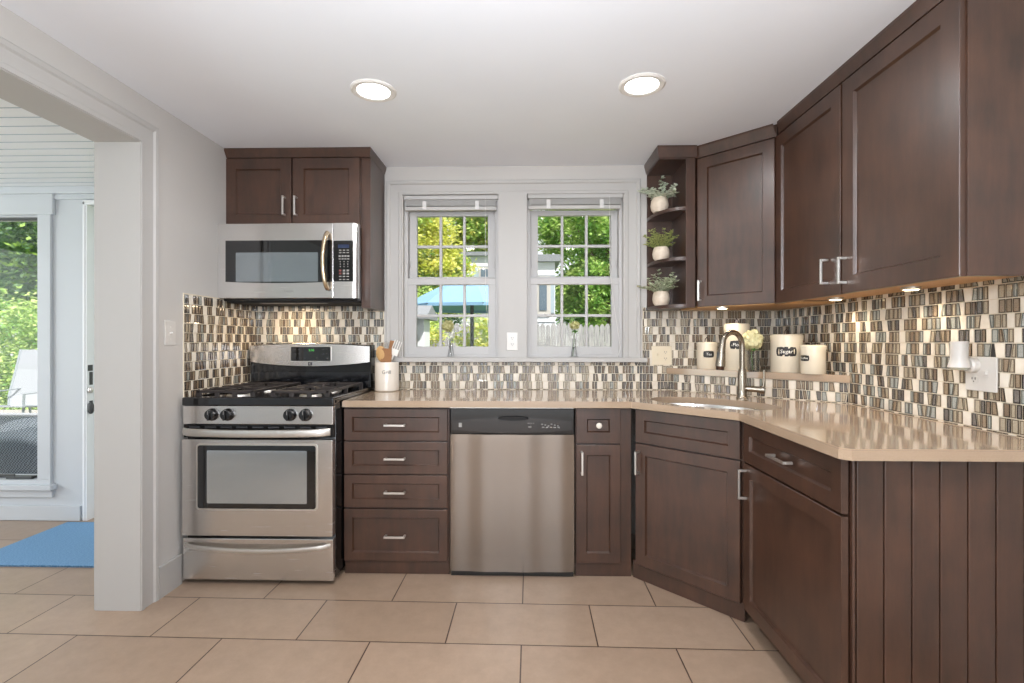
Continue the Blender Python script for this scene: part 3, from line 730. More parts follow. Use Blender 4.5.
m.build('console', 'console_brown', pb)
m = MB(); m.lathe([(0, 0), (0.075, 0), (0.08, 0.004), (0.075, 0.008), (0, 0.008)], n=32, M=Matrix.Translation((w*0.51, -0.0265, zmid + 0.034)) @ Matrix.Rotation(PI/2, 4, 'X') @ Matrix.Scale(0.14, 4, Vector((0, 1, 0)))); m.build('grip_recess', 'gap_black', pb)
m = MB()
m.box(0.045, 0.062, -0.0252, -0.0246, zmid - 0.012, zmid + 0.010)
for i in range(6): m.box(w*0.735 + i*0.016, w*0.735 + i*0.016 + 0.009, -0.0252, -0.0246, zmid + 0.002 - (i % 3)*0.004, zmid + 0.007 - (i % 3)*0.004)
for i in range(5): m.box(w*0.74 + i*0.02, w*0.74 + i*0.02 + 0.012, -0.0252, -0.0246, zmid - 0.014, zmid - 0.009)
for i in range(4): m.box(w*0.625 + i*0.009, w*0.625 + i*0.009 + 0.006, -0.0252, -0.0246, zmid + 0.008, zmid + 0.011)
m.box(w*0.63, w*0.655, -0.0252, -0.0246, zmid - 0.013, zmid - 0.007)
build_each(m, 'printed_mark', 'print_grey', pb, False)
m = MB(); m.box(0.004, w - 0.004, -0.014, -0.004, 0.002, 0.083, 0.002); m.build('toe_panel', 'oven_black', dw)
m = MB(); m.box(0.0, w, -0.012, 0.0, ZC0 - 0.0075, ZC0 - 0.0035); m.build('top_strip', 'nickel', dw)
# narrow base with knob drawer and filler
x0, x1, xe = bx(575.8), bx(620.6), 0.556; w = x1 - x0
c2 = thing('narrow_cabinet', 'narrow dark brown base cabinet with a small knobbed drawer, right of the dishwasher', 'cabinet', (x0, YD, 0))
m = MB(); m.box(0, xe - x0 - 0.002, 0.0, 0.57, 0.083, ZC0 - 0.002, 0.001); m.build('body', 'cabinet_wood', c2)
m = MB(); m.box(0, xe - x0 - 0.002, 0.001, 0.02, 0.0, 0.0829); m.build('toe_kick', 'cabinet_wood', c2)
za, zb = bz(443.2, 598), ZC0 - 0.006
d = front(c2, 'drawer', 0.003, w, za, zb, fr=0.055)
m = MB(); zk = (za + zb)/2 + 0.003; M = Matrix.Translation((w/2 + 0.003, -0.0115, zk)) @ Matrix.Rotation(PI/2, 4, 'X')
m.lathe([(0, 0), (0.006, 0), (0.005, 0.012), (0.013, 0.018), (0.0155, 0.024), (0.013, 0.029), (0, 0.031)], n=20, M=M); m.build('knob', 'ceramic', d)
za2, zb2 = bz(563.5, 598), bz(445.0, 598)
front(c2, 'door', 0.003, w, za2, zb2, (0.03, bz(462.5, 583)), 0.118, True, 0.052)
# diagonal sink base
A = Vector((0.563, 2.567, 0)); B = Vector((0.94, 2.172, 0)); rz = math.atan2(B.y - A.y, B.x - A.x); L = (B - A).length
nrm = Vector((math.sin(rz), -math.cos(rz), 0))           # towards the room
Ao = A - nrm*0.02
c3 = thing('sink_cabinet', 'dark brown diagonal sink base cabinet with false drawer front and one door', 'cabinet', (Ao.x, Ao.y, 0), rz)
m = MB(); m.prism([(0, 0), (L, 0), (L + 0.03, 0.4), (L*0.5, 0.62), (-0.03, 0.4)], 0.09, 0.66); m.prism([(0, 0), (L, 0), (L, 0.02), (0, 0.02)], 0.66, ZC0 - 0.002); m.build('body', 'cabinet_wood', c3)
m = MB(); m.box(-0.02, L + 0.0, 0.0, 0.02, 0.0, 0.09); m.build('toe_kick', 'cabinet_wood', c3)
front(c3, 'false_drawer_front', 0.006, L - 0.012, 0.704, ZC0 - 0.006, fr=0.052)
front(c3, 'door', 0.006, L - 0.012, 0.082, 0.697, (0.028, 0.603), 0.115, True, 0.056)
# right base with drawer and door, beadboard end panel
YE = 1.492; XD = 0.952                                  # carcass plane, doors at 0.932
Lr = B.y - YE - 0.02
c4 = thing('end_cabinet', 'dark brown base cabinet with drawer and door at the end of the right run', 'cabinet', (XD, B.y - 0.02, 0), -PI/2)
m = MB(); m.box(0, Lr - 0.02, 0.0, 0.60, 0.088, ZC0 - 0.002); m.build('body', 'cabinet_wood', c4)
m = MB(); m.box(0.03, Lr - 0.004, 0.06, 0.08, 0.0, 0.088); m.build('toe_kick', 'cabinet_wood', c4)
front(c4, 'drawer', 0.006, Lr, 0.708, ZC0 - 0.006, (Lr*0.5, 0.792), 0.13, False, 0.05)
d = front(c4, 'door', 0.006, Lr, 0.082, 0.700, (0.03, 0.615), 0.125, True, 0.056)
m = MB()                                                # end panel, faces the camera
pt = YE - 0.002
EPM = Matrix.Translation((0.955, YE - 0.007, 0))
m.box(0.004, XR - 0.001 - 0.955, 0.008, 0.02, 0.0, ZC0 - 0.002)
g0 = 0.0
edges = [0.004, 0.016]
x = 0.016
while x < XR - 0.955: edges.append(x + 0.0800); x += 0.0800
for a, b in zip(edges, edges[1:]):
    b = min(b, XR - 0.956)
    if b - a > 0.01: m.box(a + 0.0015, b - 0.0015, 0.0, 0.0085, 0.0, ZC0 - 0.002, 0.003)
bmesh.ops.transform(m.bm, matrix=EPM, verts=m.bm.verts); o = wbuild(m, 'end_panel', 'cabinet_wood', c4); o['label'] = 'vertical beadboard end panel'

# ------------------------------------------------------------------ upper cabinets
def crown(m, poly_in, poly_out, z0, z1):
    """crown strip between an inner (lower) and outer (upper) polyline"""
    n = len(poly_in)
    for i in range(n - 1):
        a, b, c, d = poly_in[i], poly_in[i+1], poly_out[i], poly_out[i+1]
        P = [Vector((*a, z0)), Vector((*b, z0)), Vector((*d, z1 - 0.012)), Vector((*c, z1 - 0.012))]
        m.face(P); m.face([Vector((*c, z1 - 0.012)), Vector((*d, z1 - 0.012)), Vector((*d, z1)), Vector((*c, z1))])
# over the microwave
YU = 2.885
ux0, ux1 = XL + 0.002, onY(369.5, 0, YU - 0.02).x
c5 = thing('microwave_cabinet', 'dark brown two-door wall cabinet above the microwave, left corner', 'cabinet', (ux0, YU, 1.41))
w = ux1 - ux0; zb = EYE + 118.5/178 + 0.003 - 1.41; zt = H - 1.41 - 0.001
m = MB(); m.box(0, w - 0.055, 0.0, YB - YU - 0.001, zb, zt); m.build('body', 'cabinet_wood', c5)
m = MB(); m.box(w - 0.054, w, -0.0, YB - YU - 0.001, 0.0, zt, 0.001); m.build('side_panel', 'cabinet_wood', c5)
YUf = YU - 0.02
dz1 = onY(300, 157.8, YUf).z - 1.41
xs = [onY(p, 0, YUf).x - ux0 for p in (225, 291, 292.8, 359.5)]
d = front(c5, 'door', xs[0], xs[1], zb + 0.004, dz1, (onY(285, 0, YUf).x - ux0, onY(285, 206.5, YUf).z - 1.41), 0.11, True, 0.062)
d = front(c5, 'door', xs[2], xs[3], zb + 0.004, dz1, (onY(296.5, 0, YUf).x - ux0, onY(296, 206.5, YUf).z - 1.41), 0.11, True, 0.062)
m = MB(); crown(m, [(0, -0.021), (w + 0.002, -0.021), (w + 0.002, YB - YU - 0.001)], [(0, -0.043), (w + 0.012, -0.043), (w + 0.012, YB - YU - 0.001)], dz1 + 0.003, zt)
m.box(0, w, -0.02, 0, dz1 + 0.003, zt); m.build('crown_moulding', 'cabinet_wood', c5)

# open corner shelf unit + diagonal + right run share one crown each
SX0, SX1, SY = 0.775, 0.945, 2.885        # shelf unit
c6 = thing('corner_shelf_unit', 'dark brown open end shelf unit with rounded shelves right of the windows', 'shelf unit', (SX0, SY, 1.41))
sw = SX1 - SX0; sd = YB - SY - 0.001
m = MB(); m.box(0.0, sw, sd - 0.01, sd, 0, zt); m.build('back_panel', 'cabinet_wood', c6)
m = MB(); m.box(sw - 0.018, sw + 0.035, -0.0, 0.018, 0, zt - 0.055, 0.001); m.box(sw - 0.012, sw, 0.018, sd - 0.01, 0, zt); m.build('side_panel', 'cabinet_wood', c6)
def qshelf(z, full=False):
    m = MB(); a, b = sw - 0.012, sd - 0.01; P = [(a, b), (0.0, b)]
    n = 14
    for i in range(n + 1):
        t = PI/2*i/n
        if full: P = [(a, b), (0.0, b), (0.0, b - 0.03), (a - 0.03, 0.004), (a, 0.004)]
        else: P.append((a - (a)*math.cos(t)**0.9, b - (b - 0.004)*math.sin(t)**0.9))
    m.prism(P, z, z + 0.02, bev=0.0 if full else 0.002); return m.build('shelf', 'cabinet_wood', c6)
zs = [1.420, 1.700, 1.988]
qshelf(0.0); qshelf(zs[1] - 1.41 - 0.018); qshelf(zs[2] - 1.41 - 0.018)
m = MB(); m.prism([(sw - 0.012, sd - 0.01), (0.0, sd - 0.01), (0.0, sd - 0.03), (0.0, 0.0), (sw - 0.012, 0.0)], zt - 0.07, zt); m.build('top_panel', 'cabinet_wood', c6)
m = MB(); crown(m, [(-0.004, sd), (-0.004, -0.004), (sw + 0.045, -0.004)], [(-0.016, sd), (-0.016, -0.026), (sw + 0.036, -0.026)], zt - 0.06, zt); m.build('crown_moulding', 'cabinet_wood', c6)

# diagonal wall cabinet
UA = Vector((0.988, 2.903, 0)); UB = Vector((1.297, 2.594, 0)); rzu = math.atan2(UB.y - UA.y, UB.x - UA.x); LU = (UB - UA).length
nru = Vector((math.sin(rzu), -math.cos(rzu), 0)); UO = UA - nru*0.02
c7 = thing('corner_wall_cabinet', 'dark brown diagonal corner wall cabinet with one door above the sink', 'cabinet', (UO.x, UO.y, 1.41), rzu)
inv = mws[c7.name].inverted()
def l2(x, y): v = inv @ Vector((x, y, 1.41)); return (v.x, v.y)
body = [(0, 0), (LU, 0), l2(XR - 0.001, 2.584), l2(XR - 0.001, YB - 0.001), l2(0.984, YB - 0.001)]
m = MB(); m.prism(body, 0.012, zt); m.build('body', 'cabinet_wood', c7)
m = MB(); m.prism([(0.0, 0.002), (LU, 0.002), l2(XR - 0.01, 2.6), l2(XR - 0.01, YB - 0.01), l2(0.986, YB - 0.01)], 0.0, 0.0115); m.build('underside', 'maple_underside', c7)
cz = zt - 0.062
front(c7, 'door', 0.006, LU - 0.012, 0.004, cz - 0.004, (0.03, onY(698, 291, 2.86).z - 1.41 + 0.003), 0.118, True, 0.06)
m = MB(); m.box(0.0, LU, -0.02, 0, cz, zt); crown(m, [(0.004, -0.021), (LU - 0.003, -0.021)], [(-0.006, -0.043), (LU - 0.012, -0.043)], cz, zt); m.build('crown_moulding', 'cabinet_wood', c7)
# right run: two doors
XU = 1.315; YU1 = 2.58; YU0 = 1.512
c8 = thing('double_wall_cabinet', 'large dark brown two-door wall cabinet on the right wall', 'cabinet', (XU, YU1, 1.41), -PI/2)
wr = YU1 - YU0
m = MB(); m.box(0.0, wr - 0.02, 0.0, XR - XU - 0.001, 0.03, zt); m.build('body', 'cabinet_wood', c8)
m = MB(); m.box(0.0, wr - 0.02, 0.0, XR - XU - 0.001, 0.014, 0.029); m.box(0.0, wr - 0.022, 0.004, 0.02, 0.0, 0.0139); m.build('underside', 'maple_underside', c8)
XUf = XU - 0.02
ly = lambda px: YU1 - onX(px, 0, XUf).y
da = front(c8, 'door', ly(774.5), ly(840.2), 0.0, cz + 0.002, None, fr=0.064)
pull(da, ly(828), onX(829, 271.5, XUf).z - 1.41, 0.108, True)
db = front(c8, 'door', ly(842.0), ly(959.5), 0.0, cz + 0.002, None, fr=0.068)
pull(db, ly(846), onX(845, 270.5, XUf).z - 1.41, 0.108, True)
m = MB(); m.box(0.0, wr - 0.02, -0.02, 0, cz + 0.006, zt); crown(m, [(0.01, -0.021), (wr - 0.016, -0.021)], [(0.016, -0.034), (wr - 0.016, -0.034)], cz + 0.006, zt); m.build('crown_moulding', 'cabinet_wood', c8)
m = MB(); m.box(wr - 0.019, wr, -0.001, XR - XU - 0.001, 0.0, zt, 0.001); m.build('end_panel', 'cabinet_wood', c8)

# ------------------------------------------------------------------ puck lights under the wall cabinets
def puck(x, y, z, where, e=2.2):
    t = thing('puck_light', 'small round lit puck light under the wall cabinets, %s' % where, 'light', (x, y, z), 0, 'puck lights under the wall cabinets')
    m = MB(); m.lathe([(0, 0), (0.034, 0), (0.034, -0.008), (0.028, -0.010), (0, -0.010)], n=24); m.build('housing', 'nickel', t)
    m = MB(); m.lathe([(0, -0.0102), (0.026, -0.0102), (0.022, -0.0125), (0, -0.013)], n=24); m.build('lens', 'puck_lens', t)
    l = add_light('puck_lamp', 'SPOT', (0, 0, -0.016), (0, 0, -1), e, (1.0, 0.83, 0.62), 0.02, spot=150); l.parent = t
puck(1.115, 2.84, 1.4095, 'above the sink', 2.6)
puck(1.485, 2.42, 1.4235, 'near the middle of the right run', 4.0)
puck(1.485, 1.955, 1.4235, 'nearest the night light', 3.0)

# ------------------------------------------------------------------ range
RX0, RX1, RYF = -1.706, -0.943, 2.47
rg = thing('gas_range', 'stainless steel gas range with black cooktop beside the left wall', 'range', (RX0, RYF, 0))
w = RX1 - RX0
zr = lambda py, px=260: onY(px, py, RYF).z
xr_ = lambda px: onY(px, 0, RYF).x - RX0
m = MB(); m.box(0.004, w - 0.002, 0.02, 0.66, 0.03, 0.905, 0.002)
for x, y in ((0.06, 0.06), (w - 0.06, 0.06), (0.06, 0.6), (w - 0.06, 0.6)): m.cyl((x, y, 0), (x, y, 0.035), 0.016, n=12)
m.build('body', 'oven_black', rg)
zdr1, zdr0 = zr(537.8), zr(579.3)
m = MB(); m.box(0.001, w - 0.004, -0.012, 0.02, zdr0, zdr1, 0.004); dr = m.build('drawer', 'steel', rg)
def barhandle(m, x0, x1, z0, sag, y0, out, hw, n=24, zl=1.0, th=0.006):
    """flat bowed bar handle"""
    rings = []
    for i in range(n + 1):
        t = i/n; u = 1 - (2*t - 1)**2; x = x0 + (x1 - x0)*t; z = z0 - sag*u; y = y0 - out*min(1, u*3.0)**0.6 if out else y0
        y = y0 - out*(u**0.35)
        rings.append([m.bm.verts.new((x, y + dy, z + dz)) for dy, dz in ((th, -hw), (0, -hw*0.8), (-0.003, 0), (0, hw*0.8), (th, hw))])
    for A_, B_ in zip(rings, rings[1:]):
        for j in range(5):
            f = m.bm.faces.new((A_[j], A_[(j+1) % 5], B_[(j+1) % 5], B_[j])); f.smooth = True
    m.bm.faces.new(rings[0]); m.bm.faces.new(rings[-1][::-1])
m = MB(); barhandle(m, 0.012, w - 0.018, zr(544), 0.020, -0.012, 0.035, 0.012); m.build('handle', 'nickel', dr)
zo1, zo0 = zr(438.8), zr(534.8)
m = MB(); m.box(0.001, w - 0.004, -0.020, 0.02, zo0, zo1, 0.004); od = m.build('oven_door', 'steel', rg)
wx0, wx1, wz0, wz1 = xr_(199), xr_(319.5), zr(509), zr(442.8)
def rrect(x0, x1, z0, z1, r, n=5):
    P = []
    for cx_, cz_, a0 in ((x1 - r, z1 - r, 0), (x0 + r, z1 - r, PI/2), (x0 + r, z0 + r, PI), (x1 - r, z0 + r, 3*PI/2)):
        for i in range(n + 1): t = a0 + PI/2*i/n; P.append((cx_ + r*math.cos(t), cz_ + r*math.sin(t)))
    return P
def plate(m, P, y0, y1):
    t = bmesh.new(); f = t.faces.new([t.verts.new((p[0], y0, p[1])) for p in P]); r = bmesh.ops.extrude_face_region(t, geom=[f])
    for g in r['geom']:
        if isinstance(g, bmesh.types.BMVert): g.co.y = y1
    m._merge(t)
m = MB(); plate(m, rrect(wx0, wx1, wz0, wz1, 0.018), -0.0235, -0.0195); m.build('window_trim', 'nickel', od)
m = MB(); plate(m, rrect(wx0 + 0.009, wx1 - 0.009, wz0 + 0.009, wz1 - 0.009, 0.012), -0.0248, -0.0230); wg = m.build('window_glass', 'glass_black', od)
m = MB(); plate(m, rrect(xr_(210), xr_(309), zr(502), zr(449.5), 0.006), -0.0256, -0.0247); m.build('inner_pane', 'oven_pane', wg)
m = MB(); barhandle(m, 0.008, w - 0.014, zr(431), 0.004, -0.022, 0.042, 0.019); m.build('handle', 'nickel', od)
m = MB(); m.box(0.001, w - 0.004, -0.004, 0.02, zr(437.5), zr(424.6), 0.001)
m.mi = 1
for i in range(9): m.box(0.03 + i*0.08, 0.085 + i*0.08, -0.006, -0.003, zr(428), zr(426.6))
m.build('vent_gap', ['oven_black', 'print_dark'], rg)
m = MB(); m.box(0.001, w - 0.004, -0.012, 0.02, zr(424), zr(405.8), 0.003); cp = m.build('knob_panel', 'steel', rg)
for px in (213.8, 229.3, 291.5, 307):
    m = MB(); kx, kz = xr_(px), zr(414.3); M = Matrix.Translation((kx, -0.012, kz)) @ Matrix.Rotation(PI/2, 4, 'X')
    m.lathe([(0, 0), (0.031, 0), (0.031, 0.006), (0.027, 0.012), (0.026, 0.024), (0.022, 0.028), (0, 0.029)], n=28, M=M); kb = m.build('knob', 'oven_black', cp)
    m = MB(); m.box(kx - 0.0055, kx + 0.0055, -0.050, -0.038, kz - 0.025, kz + 0.025, 0.002, M=None); m.build('grip', 'oven_black', kb)
    m = MB(); m.box(kx - 0.001, kx + 0.001, -0.0512, -0.0499, kz + 0.004, kz + 0.022); m.build('pointer', 'print_grey', kb)
# cooktop
ZK = 0.926
m = MB(); m.box(0.0, w, 0.0, 0.62, 0.905, ZK, 0.003); m.box(0.0, w, -0.018, 0.03, zr(405.6), zr(397.2), 0.006); m.box(0.0, 0.022, 0.0, 0.62, ZK - 0.002, ZK + 0.010, 0.003); m.box(w - 0.022, w, 0.0, 0.62, ZK - 0.002, ZK + 0.010, 0.003)
ct = m.build('cooktop', 'enamel_black', rg)
for bx_, by_, br_ in ((0.19, 0.16, 0.05), (0.19, 0.44, 0.04), (w - 0.19, 0.16, 0.045), (w - 0.19, 0.44, 0.05)):
    m = MB(); m.lathe([(0, 0), (br_ + 0.012, 0), (br_ + 0.008, 0.010), (br_ - 0.004, 0.012), (0, 0.012)], (bx_, by_, ZK - 0.001), n=28); bn = m.build('burner', 'nickel', ct)
    m = MB(); m.lathe([(0, 0.0122), (br_ - 0.006, 0.0122), (br_ - 0.004, 0.018), (br_ - 0.010, 0.022), (0, 0.022)], (bx_, by_, ZK - 0.001), n=28); m.build('burner_cap', 'iron', bn)
for g0, g1 in ((0.045, 0.335), (w - 0.335, w - 0.045)):
    m = MB(); zt_ = ZK + 0.040; b = 0.007
    m.box(g0, g1, 0.032, 0.046, zt_ - 0.013, zt_, 0.002); m.box(g0, g1, 0.554, 0.568, zt_ - 0.013, zt_, 0.002)
    m.box(g0, g0 + 0.014, 0.032, 0.568, zt_ - 0.013, zt_, 0.002); m.box(g1 - 0.014, g1, 0.032, 0.568, zt_ - 0.013, zt_, 0.002)
    m.box(g0, g1, 0.293, 0.307, zt_ - 0.013, zt_, 0.002)
    gc = (g0 + g1)/2
    for yc in (0.16, 0.44):
        for sx_, sy_ in ((1, 0), (-1, 0), (0, 1), (0, -1)):
            xa, xb_ = sorted((gc + sx_*0.032, gc + sx_*0.14)) if sx_ else (gc - b, gc + b)
            ya, yb_ = sorted((yc + sy_*0.030, yc + sy_*0.125)) if sy_ else (yc - b, yc + b)
            m.box(xa, xb_, ya, yb_, zt_ - 0.012, zt_ + 0.004, 0.002)
    for fx_ in (g0 + 0.007, g0 + 0.10, g1 - 0.10, g1 - 0.007):
        for fy_ in (0.039, 0.3, 0.561): m.box(fx_ - 0.011, fx_ + 0.011, fy_ - 0.006, fy_ + 0.006, ZK - 0.001, zt_ - 0.004, 0.002)
    m.build('grate', 'iron', ct)
# backguard
YG = 0.60
m = MB(); m.box(0.006, w - 0.004, YG, YG + 0.085, 0.90, 1.195, 0.004); bgd = m.build('backguard', 'oven_black', rg)
YGw = RYF + YG
zg = lambda py: onY(311, py, YGw).z
m = MB(); n = 24
tp = [(0.008 + (w - 0.016)*i/n, zg(345.2) + (zg(342.6) - zg(345.2))*(1 - (2*i/n - 1)**2)) for i in range(n + 1)]
bt = [(0.008 + (w - 0.016)*i/n, zg(362.8) - (zg(362.8) - zg(366.8))*(1 - (2*i/n - 1)**2)) for i in range(n + 1)]
rings = []
for i in range(n + 1):
    u = (1 - (2*i/n - 1)**2); yo = YG - 0.012 - 0.014*u
    rings.append([m.bm.verts.new(p) for p in ((tp[i][0], YG + 0.002, tp[i][1]), (tp[i][0], yo + 0.006, tp[i][1] - 0.002), (tp[i][0], yo, tp[i][1] - 0.008), (tp[i][0], yo, bt[i][1] + 0.006), (tp[i][0], YG + 0.002, bt[i][1]))])
for A_, B_ in zip(rings, rings[1:]):
    for j in range(4): f = m.bm.faces.new((A_[j], B_[j], B_[j+1], A_[j+1])); f.smooth = True
m.bm.faces.new(rings[0]); m.bm.faces.new(rings[-1][::-1])
fp = m.build('control_fascia', 'steel', bgd)
yf_ = YG - 0.0275
gx = lambda px: onY(px, 0, RYF + yf_).x - RX0
m = MB(); plate(m, rrect(gx(290.3), gx(331.2), zg(361.3), zg(346.3), 0.008), yf_, yf_ + 0.006); m.build('display_trim', 'nickel', fp)
m = MB(); plate(m, rrect(gx(291), gx(330.6), zg(360.8), zg(346.8), 0.006), yf_ - 0.0012, yf_ + 0.001); ds = m.build('display', 'glass_black', fp)
text_mb('8:08', 0.02, lambda x, y: Vector((gx(311.5) + x, yf_ - 0.0018, zg(350.2) + y))).build('clock_digits', 'display_green', ds)
m = MB()
for px, py in ((295, 349.5), (299, 349.5), (295, 353.5), (299, 353.5), (295, 358), (323, 349.5), (327, 349.5), (323, 353.5), (327, 353.5), (327, 358), (305, 358), (317, 358)):
    m.box(gx(px) - 0.006, gx(px) + 0.006, yf_ - 0.0018, yf_ - 0.0013, zg(py) - 0.0025, zg(py) + 0.0025)
build_each(m, 'printed_mark', 'print_dark', ds, False)
m = MB(); m.box(gx(308.2), gx(312), yf_ - 0.001, yf_ + 0.006, zg(365.3), zg(362), 0.0005); lg = m.build('logo', 'print_dark', fp)
text_mb('K', 0.018, lambda x, y: Vector(((gx(310.1)) + x, yf_ - 0.0014, zg(363.6) + y))).build('logo_letter', 'nickel', lg)
m = MB(); m.box(0.012, w - 0.012, YG - 0.008, YG + 0.001, zg(385.5), zg(371.8), 0.002); m.build('lower_panel', 'enamel_black', bgd)

# ------------------------------------------------------------------ microwave
MY = 2.785
mx0, mx1 = onY(217.0, 0, MY).x, onY(354.5, 0, MY).x
mzt, mzb = onY(290, 223.3, MY).z, onY(290, 298.2, MY).z
mw = thing('microwave', 'stainless over-the-range microwave mounted under the left wall cabinet', 'microwave', (mx0, MY, mzb)); w = mx1 - mx0; h = mzt - mzb
px_ = lambda px: onY(px, 0, MY - 0.03).x - mx0
pz_ = lambda py: onY(290, py, MY - 0.03).z - mzb
m = MB(); m.box(0.004, w + 0.004, 0.045, YB - MY - 0.001, -0.012, h - 0.003, 0.003); m.build('body', 'oven_black', mw)
m = MB(); m.box(0.02, w, 0.06, 0.36, -0.02, -0.012); m.mi = 1; m.box(0.2, w - 0.2, 0.08, 0.13, -0.0215, -0.0195); m.build('vent_underside', ['gap_black', 'print_grey'], mw)
def bowpanel(m, x0, x1, z0, z1, yb, yf, r=0.03, n=8):
    P = [(x0, yb), (x1, yb)]
    for i in range(n + 1): t = PI/2*i/n; P.append((x1 - r + r*math.cos(t), yf + 0.022*(1 - math.sin(t))))
    P += [(x0, yf)]
    m.prism(P, z0, z1)
xg = px_(331.3)
m = MB(); m.box(0, xg - 0.0012, 0.0, 0.05, 0.0, h, 0.003); md = m.build('door', 'steel', mw)
m = MB(); bowpanel(m, xg + 0.0012, w + 0.016, 0.0, h, 0.05, 0.0); cpn = m.build('control_panel', 'steel', mw)
def lensrect(x0, x1, z0, z1, sag, n=16):
    return [(x0 + (x1 - x0)*i/n, z0 - sag*(1 - (2*i/n - 1)**2)) for i in range(n + 1)] + [(x1, z1), (x0, z1)]
m = MB(); plate(m, lensrect(px_(222.5), xg - 0.004, pz_(281), pz_(239.3), 0.008), -0.0025, 0.002); gl = m.build('window_glass', 'glass_black', md)
m = MB(); plate(m, rrect(px_(233), px_(316), pz_(281), pz_(251.5), 0.004), -0.0035, -0.002); m.build('inner_pane', 'oven_mesh', gl)
m = MB(); hp = []
for i in range(17):
    t = i/16; u = 1 - (2*t - 1)**2; hp.append((px_(326.2) - 0.012*u, -0.012 - 0.036*u**0.5, pz_(289) + (pz_(232) - pz_(289))*t))
m.tube(hp, [0.012]*17, n=14); m.build('handle', 'champagne_metal', md)
text_mb('Kenmore', 0.014, lambda x, y: Vector((px_(286) + x, -0.0006, pz_(290.6) + y))).build('brand_lettering', 'print_grey', md)
m = MB(); plate(m, rrect(xg + 0.002, px_(351.3), pz_(281), pz_(239.8), 0.006), -0.0025, 0.002); kp = m.build('keypad', 'oven_black', cpn)
m = MB(); plate(m, rrect(px_(336.2), px_(347.3), pz_(247.3), pz_(243.8), 0.002), -0.0035, -0.002); m.build('display', 'display_blue', kp)
m = MB(); m2 = MB()
for r, (yy, nn_) in enumerate(((249.5, 3), (252, 3), (255.5, 4), (258.3, 4), (261, 3), (263.5, 3), (266, 3), (270, 3), (273, 3), (276, 3), (279, 3))):
    for i in range(nn_):
        cx_ = px_(336.5 + (i + 0.5)*(11.5/nn_)); cz_ = pz_(yy); hw_ = 0.007 if nn_ == 3 else 0.006; hh = 0.0028 if r not in (2, 7, 8) else 0.005
        if r in (4, 5, 6): hw_ = 0.0025
        (m2 if (i == 0 and r in (7, 8)) else m).box(cx_ - hw_, cx_ + hw_, -0.0032, -0.0022, cz_ - hh, cz_ + hh)
m.build('key_marks', 'print_grey', kp); m2.build('stop_key_mark', 'print_red', kp)
l = add_light('cooktop_lamp', 'AREA', (0.30, 0.2, -0.028), (0, 0, -1), 1.6, (1.0, 0.75, 0.48), 0.12, 0.06); l.parent = mw

# ------------------------------------------------------------------ recessed ceiling lights
def can(x, y, label, e=5, group='recessed ceiling lights over the window wall'):
    t = thing('recessed_light', label, 'ceiling light', (x, y, H), 0, group)
    m = MB(); m.lathe([(0.100, 0.0), (0.100, -0.004), (0.092, -0.009), (0.074, -0.007), (0.070, -0.003), (0.068, 0.0)], n=40); m.build('trim_ring', 'can_trim', t)
    m = MB(); m.lathe([(0.070, -0.004), (0.062, -0.0035), (0.0, -0.0035)], n=40); m.build('lens', 'can_lens', t)
    l = add_light('recessed_lamp', 'AREA', (0, 0, -0.012), (0, 0, -1), e, (0.98, 0.98, 1.0), 0.13, shape='DISK'); l.parent = t
can(-0.668, 2.205, 'lit round recessed ceiling light, left of the pair')
can(0.512, 2.185, 'lit round recessed ceiling light, right of the pair')
for x, y in ((-0.65, 0.6), (0.55, 0.6), (-0.65, -1.0), (0.55, -1.0)): can(x, y, 'added unseen ceiling fill light behind the camera', 11, 'added unseen ceiling fill lights behind the camera')  # extra cans out of view, added for overall brightness

# ------------------------------------------------------------------ wall plates
def receptacle(m, mh, cx, cz, P, hole_mat=True):
    for dz in (0.02, -0.02):
        m.lathe([(0, 0), (0.0165, 0), (0.0165, 0.0015), (0, 0.0015)], n=20, M=P(cx, cz + dz, 0.0048))
        for dx in (-0.006, 0.006):
            mh.box(-0.0012, 0.0012, -0.004, 0.004, 0.0, 0.0012, M=P(cx + dx, cz + dz + 0.003, 0.0060))
        mh.lathe([(0, 0), (0.0022, 0), (0.0022, 0.0012), (0, 0.0012)], n=8, M=P(cx, cz + dz - 0.007, 0.0060))
def frameM(O, U, N):
    """P(u, z, d): matrix whose local z points out of the wall"""
    def P(u, z, d):
        M = Matrix((( U.x, 0, N.x, 0), (U.y, 0, N.y, 0), (0, 1, 0, 0), (0, 0, 0, 1)))
        M.translation = O + U*u + N*d + Vector((0, 0, z)); return M
    return P
def toggle(m, P, cx, cz): m.box(-0.005, 0.005, -0.012, 0.012, 0, 0.002, M=P(cx, cz, 0.004)); m.box(-0.004, 0.004, -0.003, 0.009, 0, 0.012, 0.001, M=P(cx, cz + 0.002, 0.005))
# outlet between windows
c = onY(512.3, 341.3, YB - 0.012)
P = frameM(Vector((c.x, YB - 0.012, c.z)), Vx, -Vy)
t = thing('wall_outlet', 'white duplex outlet on the trim between the two kitchen windows', 'outlet', (c.x, YB - 0.012, c.z))
m = MB(); m.box(-0.035, 0.035, -0.057, 0.057, 0, 0.0055, 0.002, M=P(0, 0, 0)); wbuild(m, 'cover_plate', 'white_plastic', t)
m = MB(); mh = MB(); receptacle(m, mh, 0, 0, P); build_each(m, 'receptacle', 'white_plastic', t); build_each(mh, 'socket_slot', 'slot_dark', t)
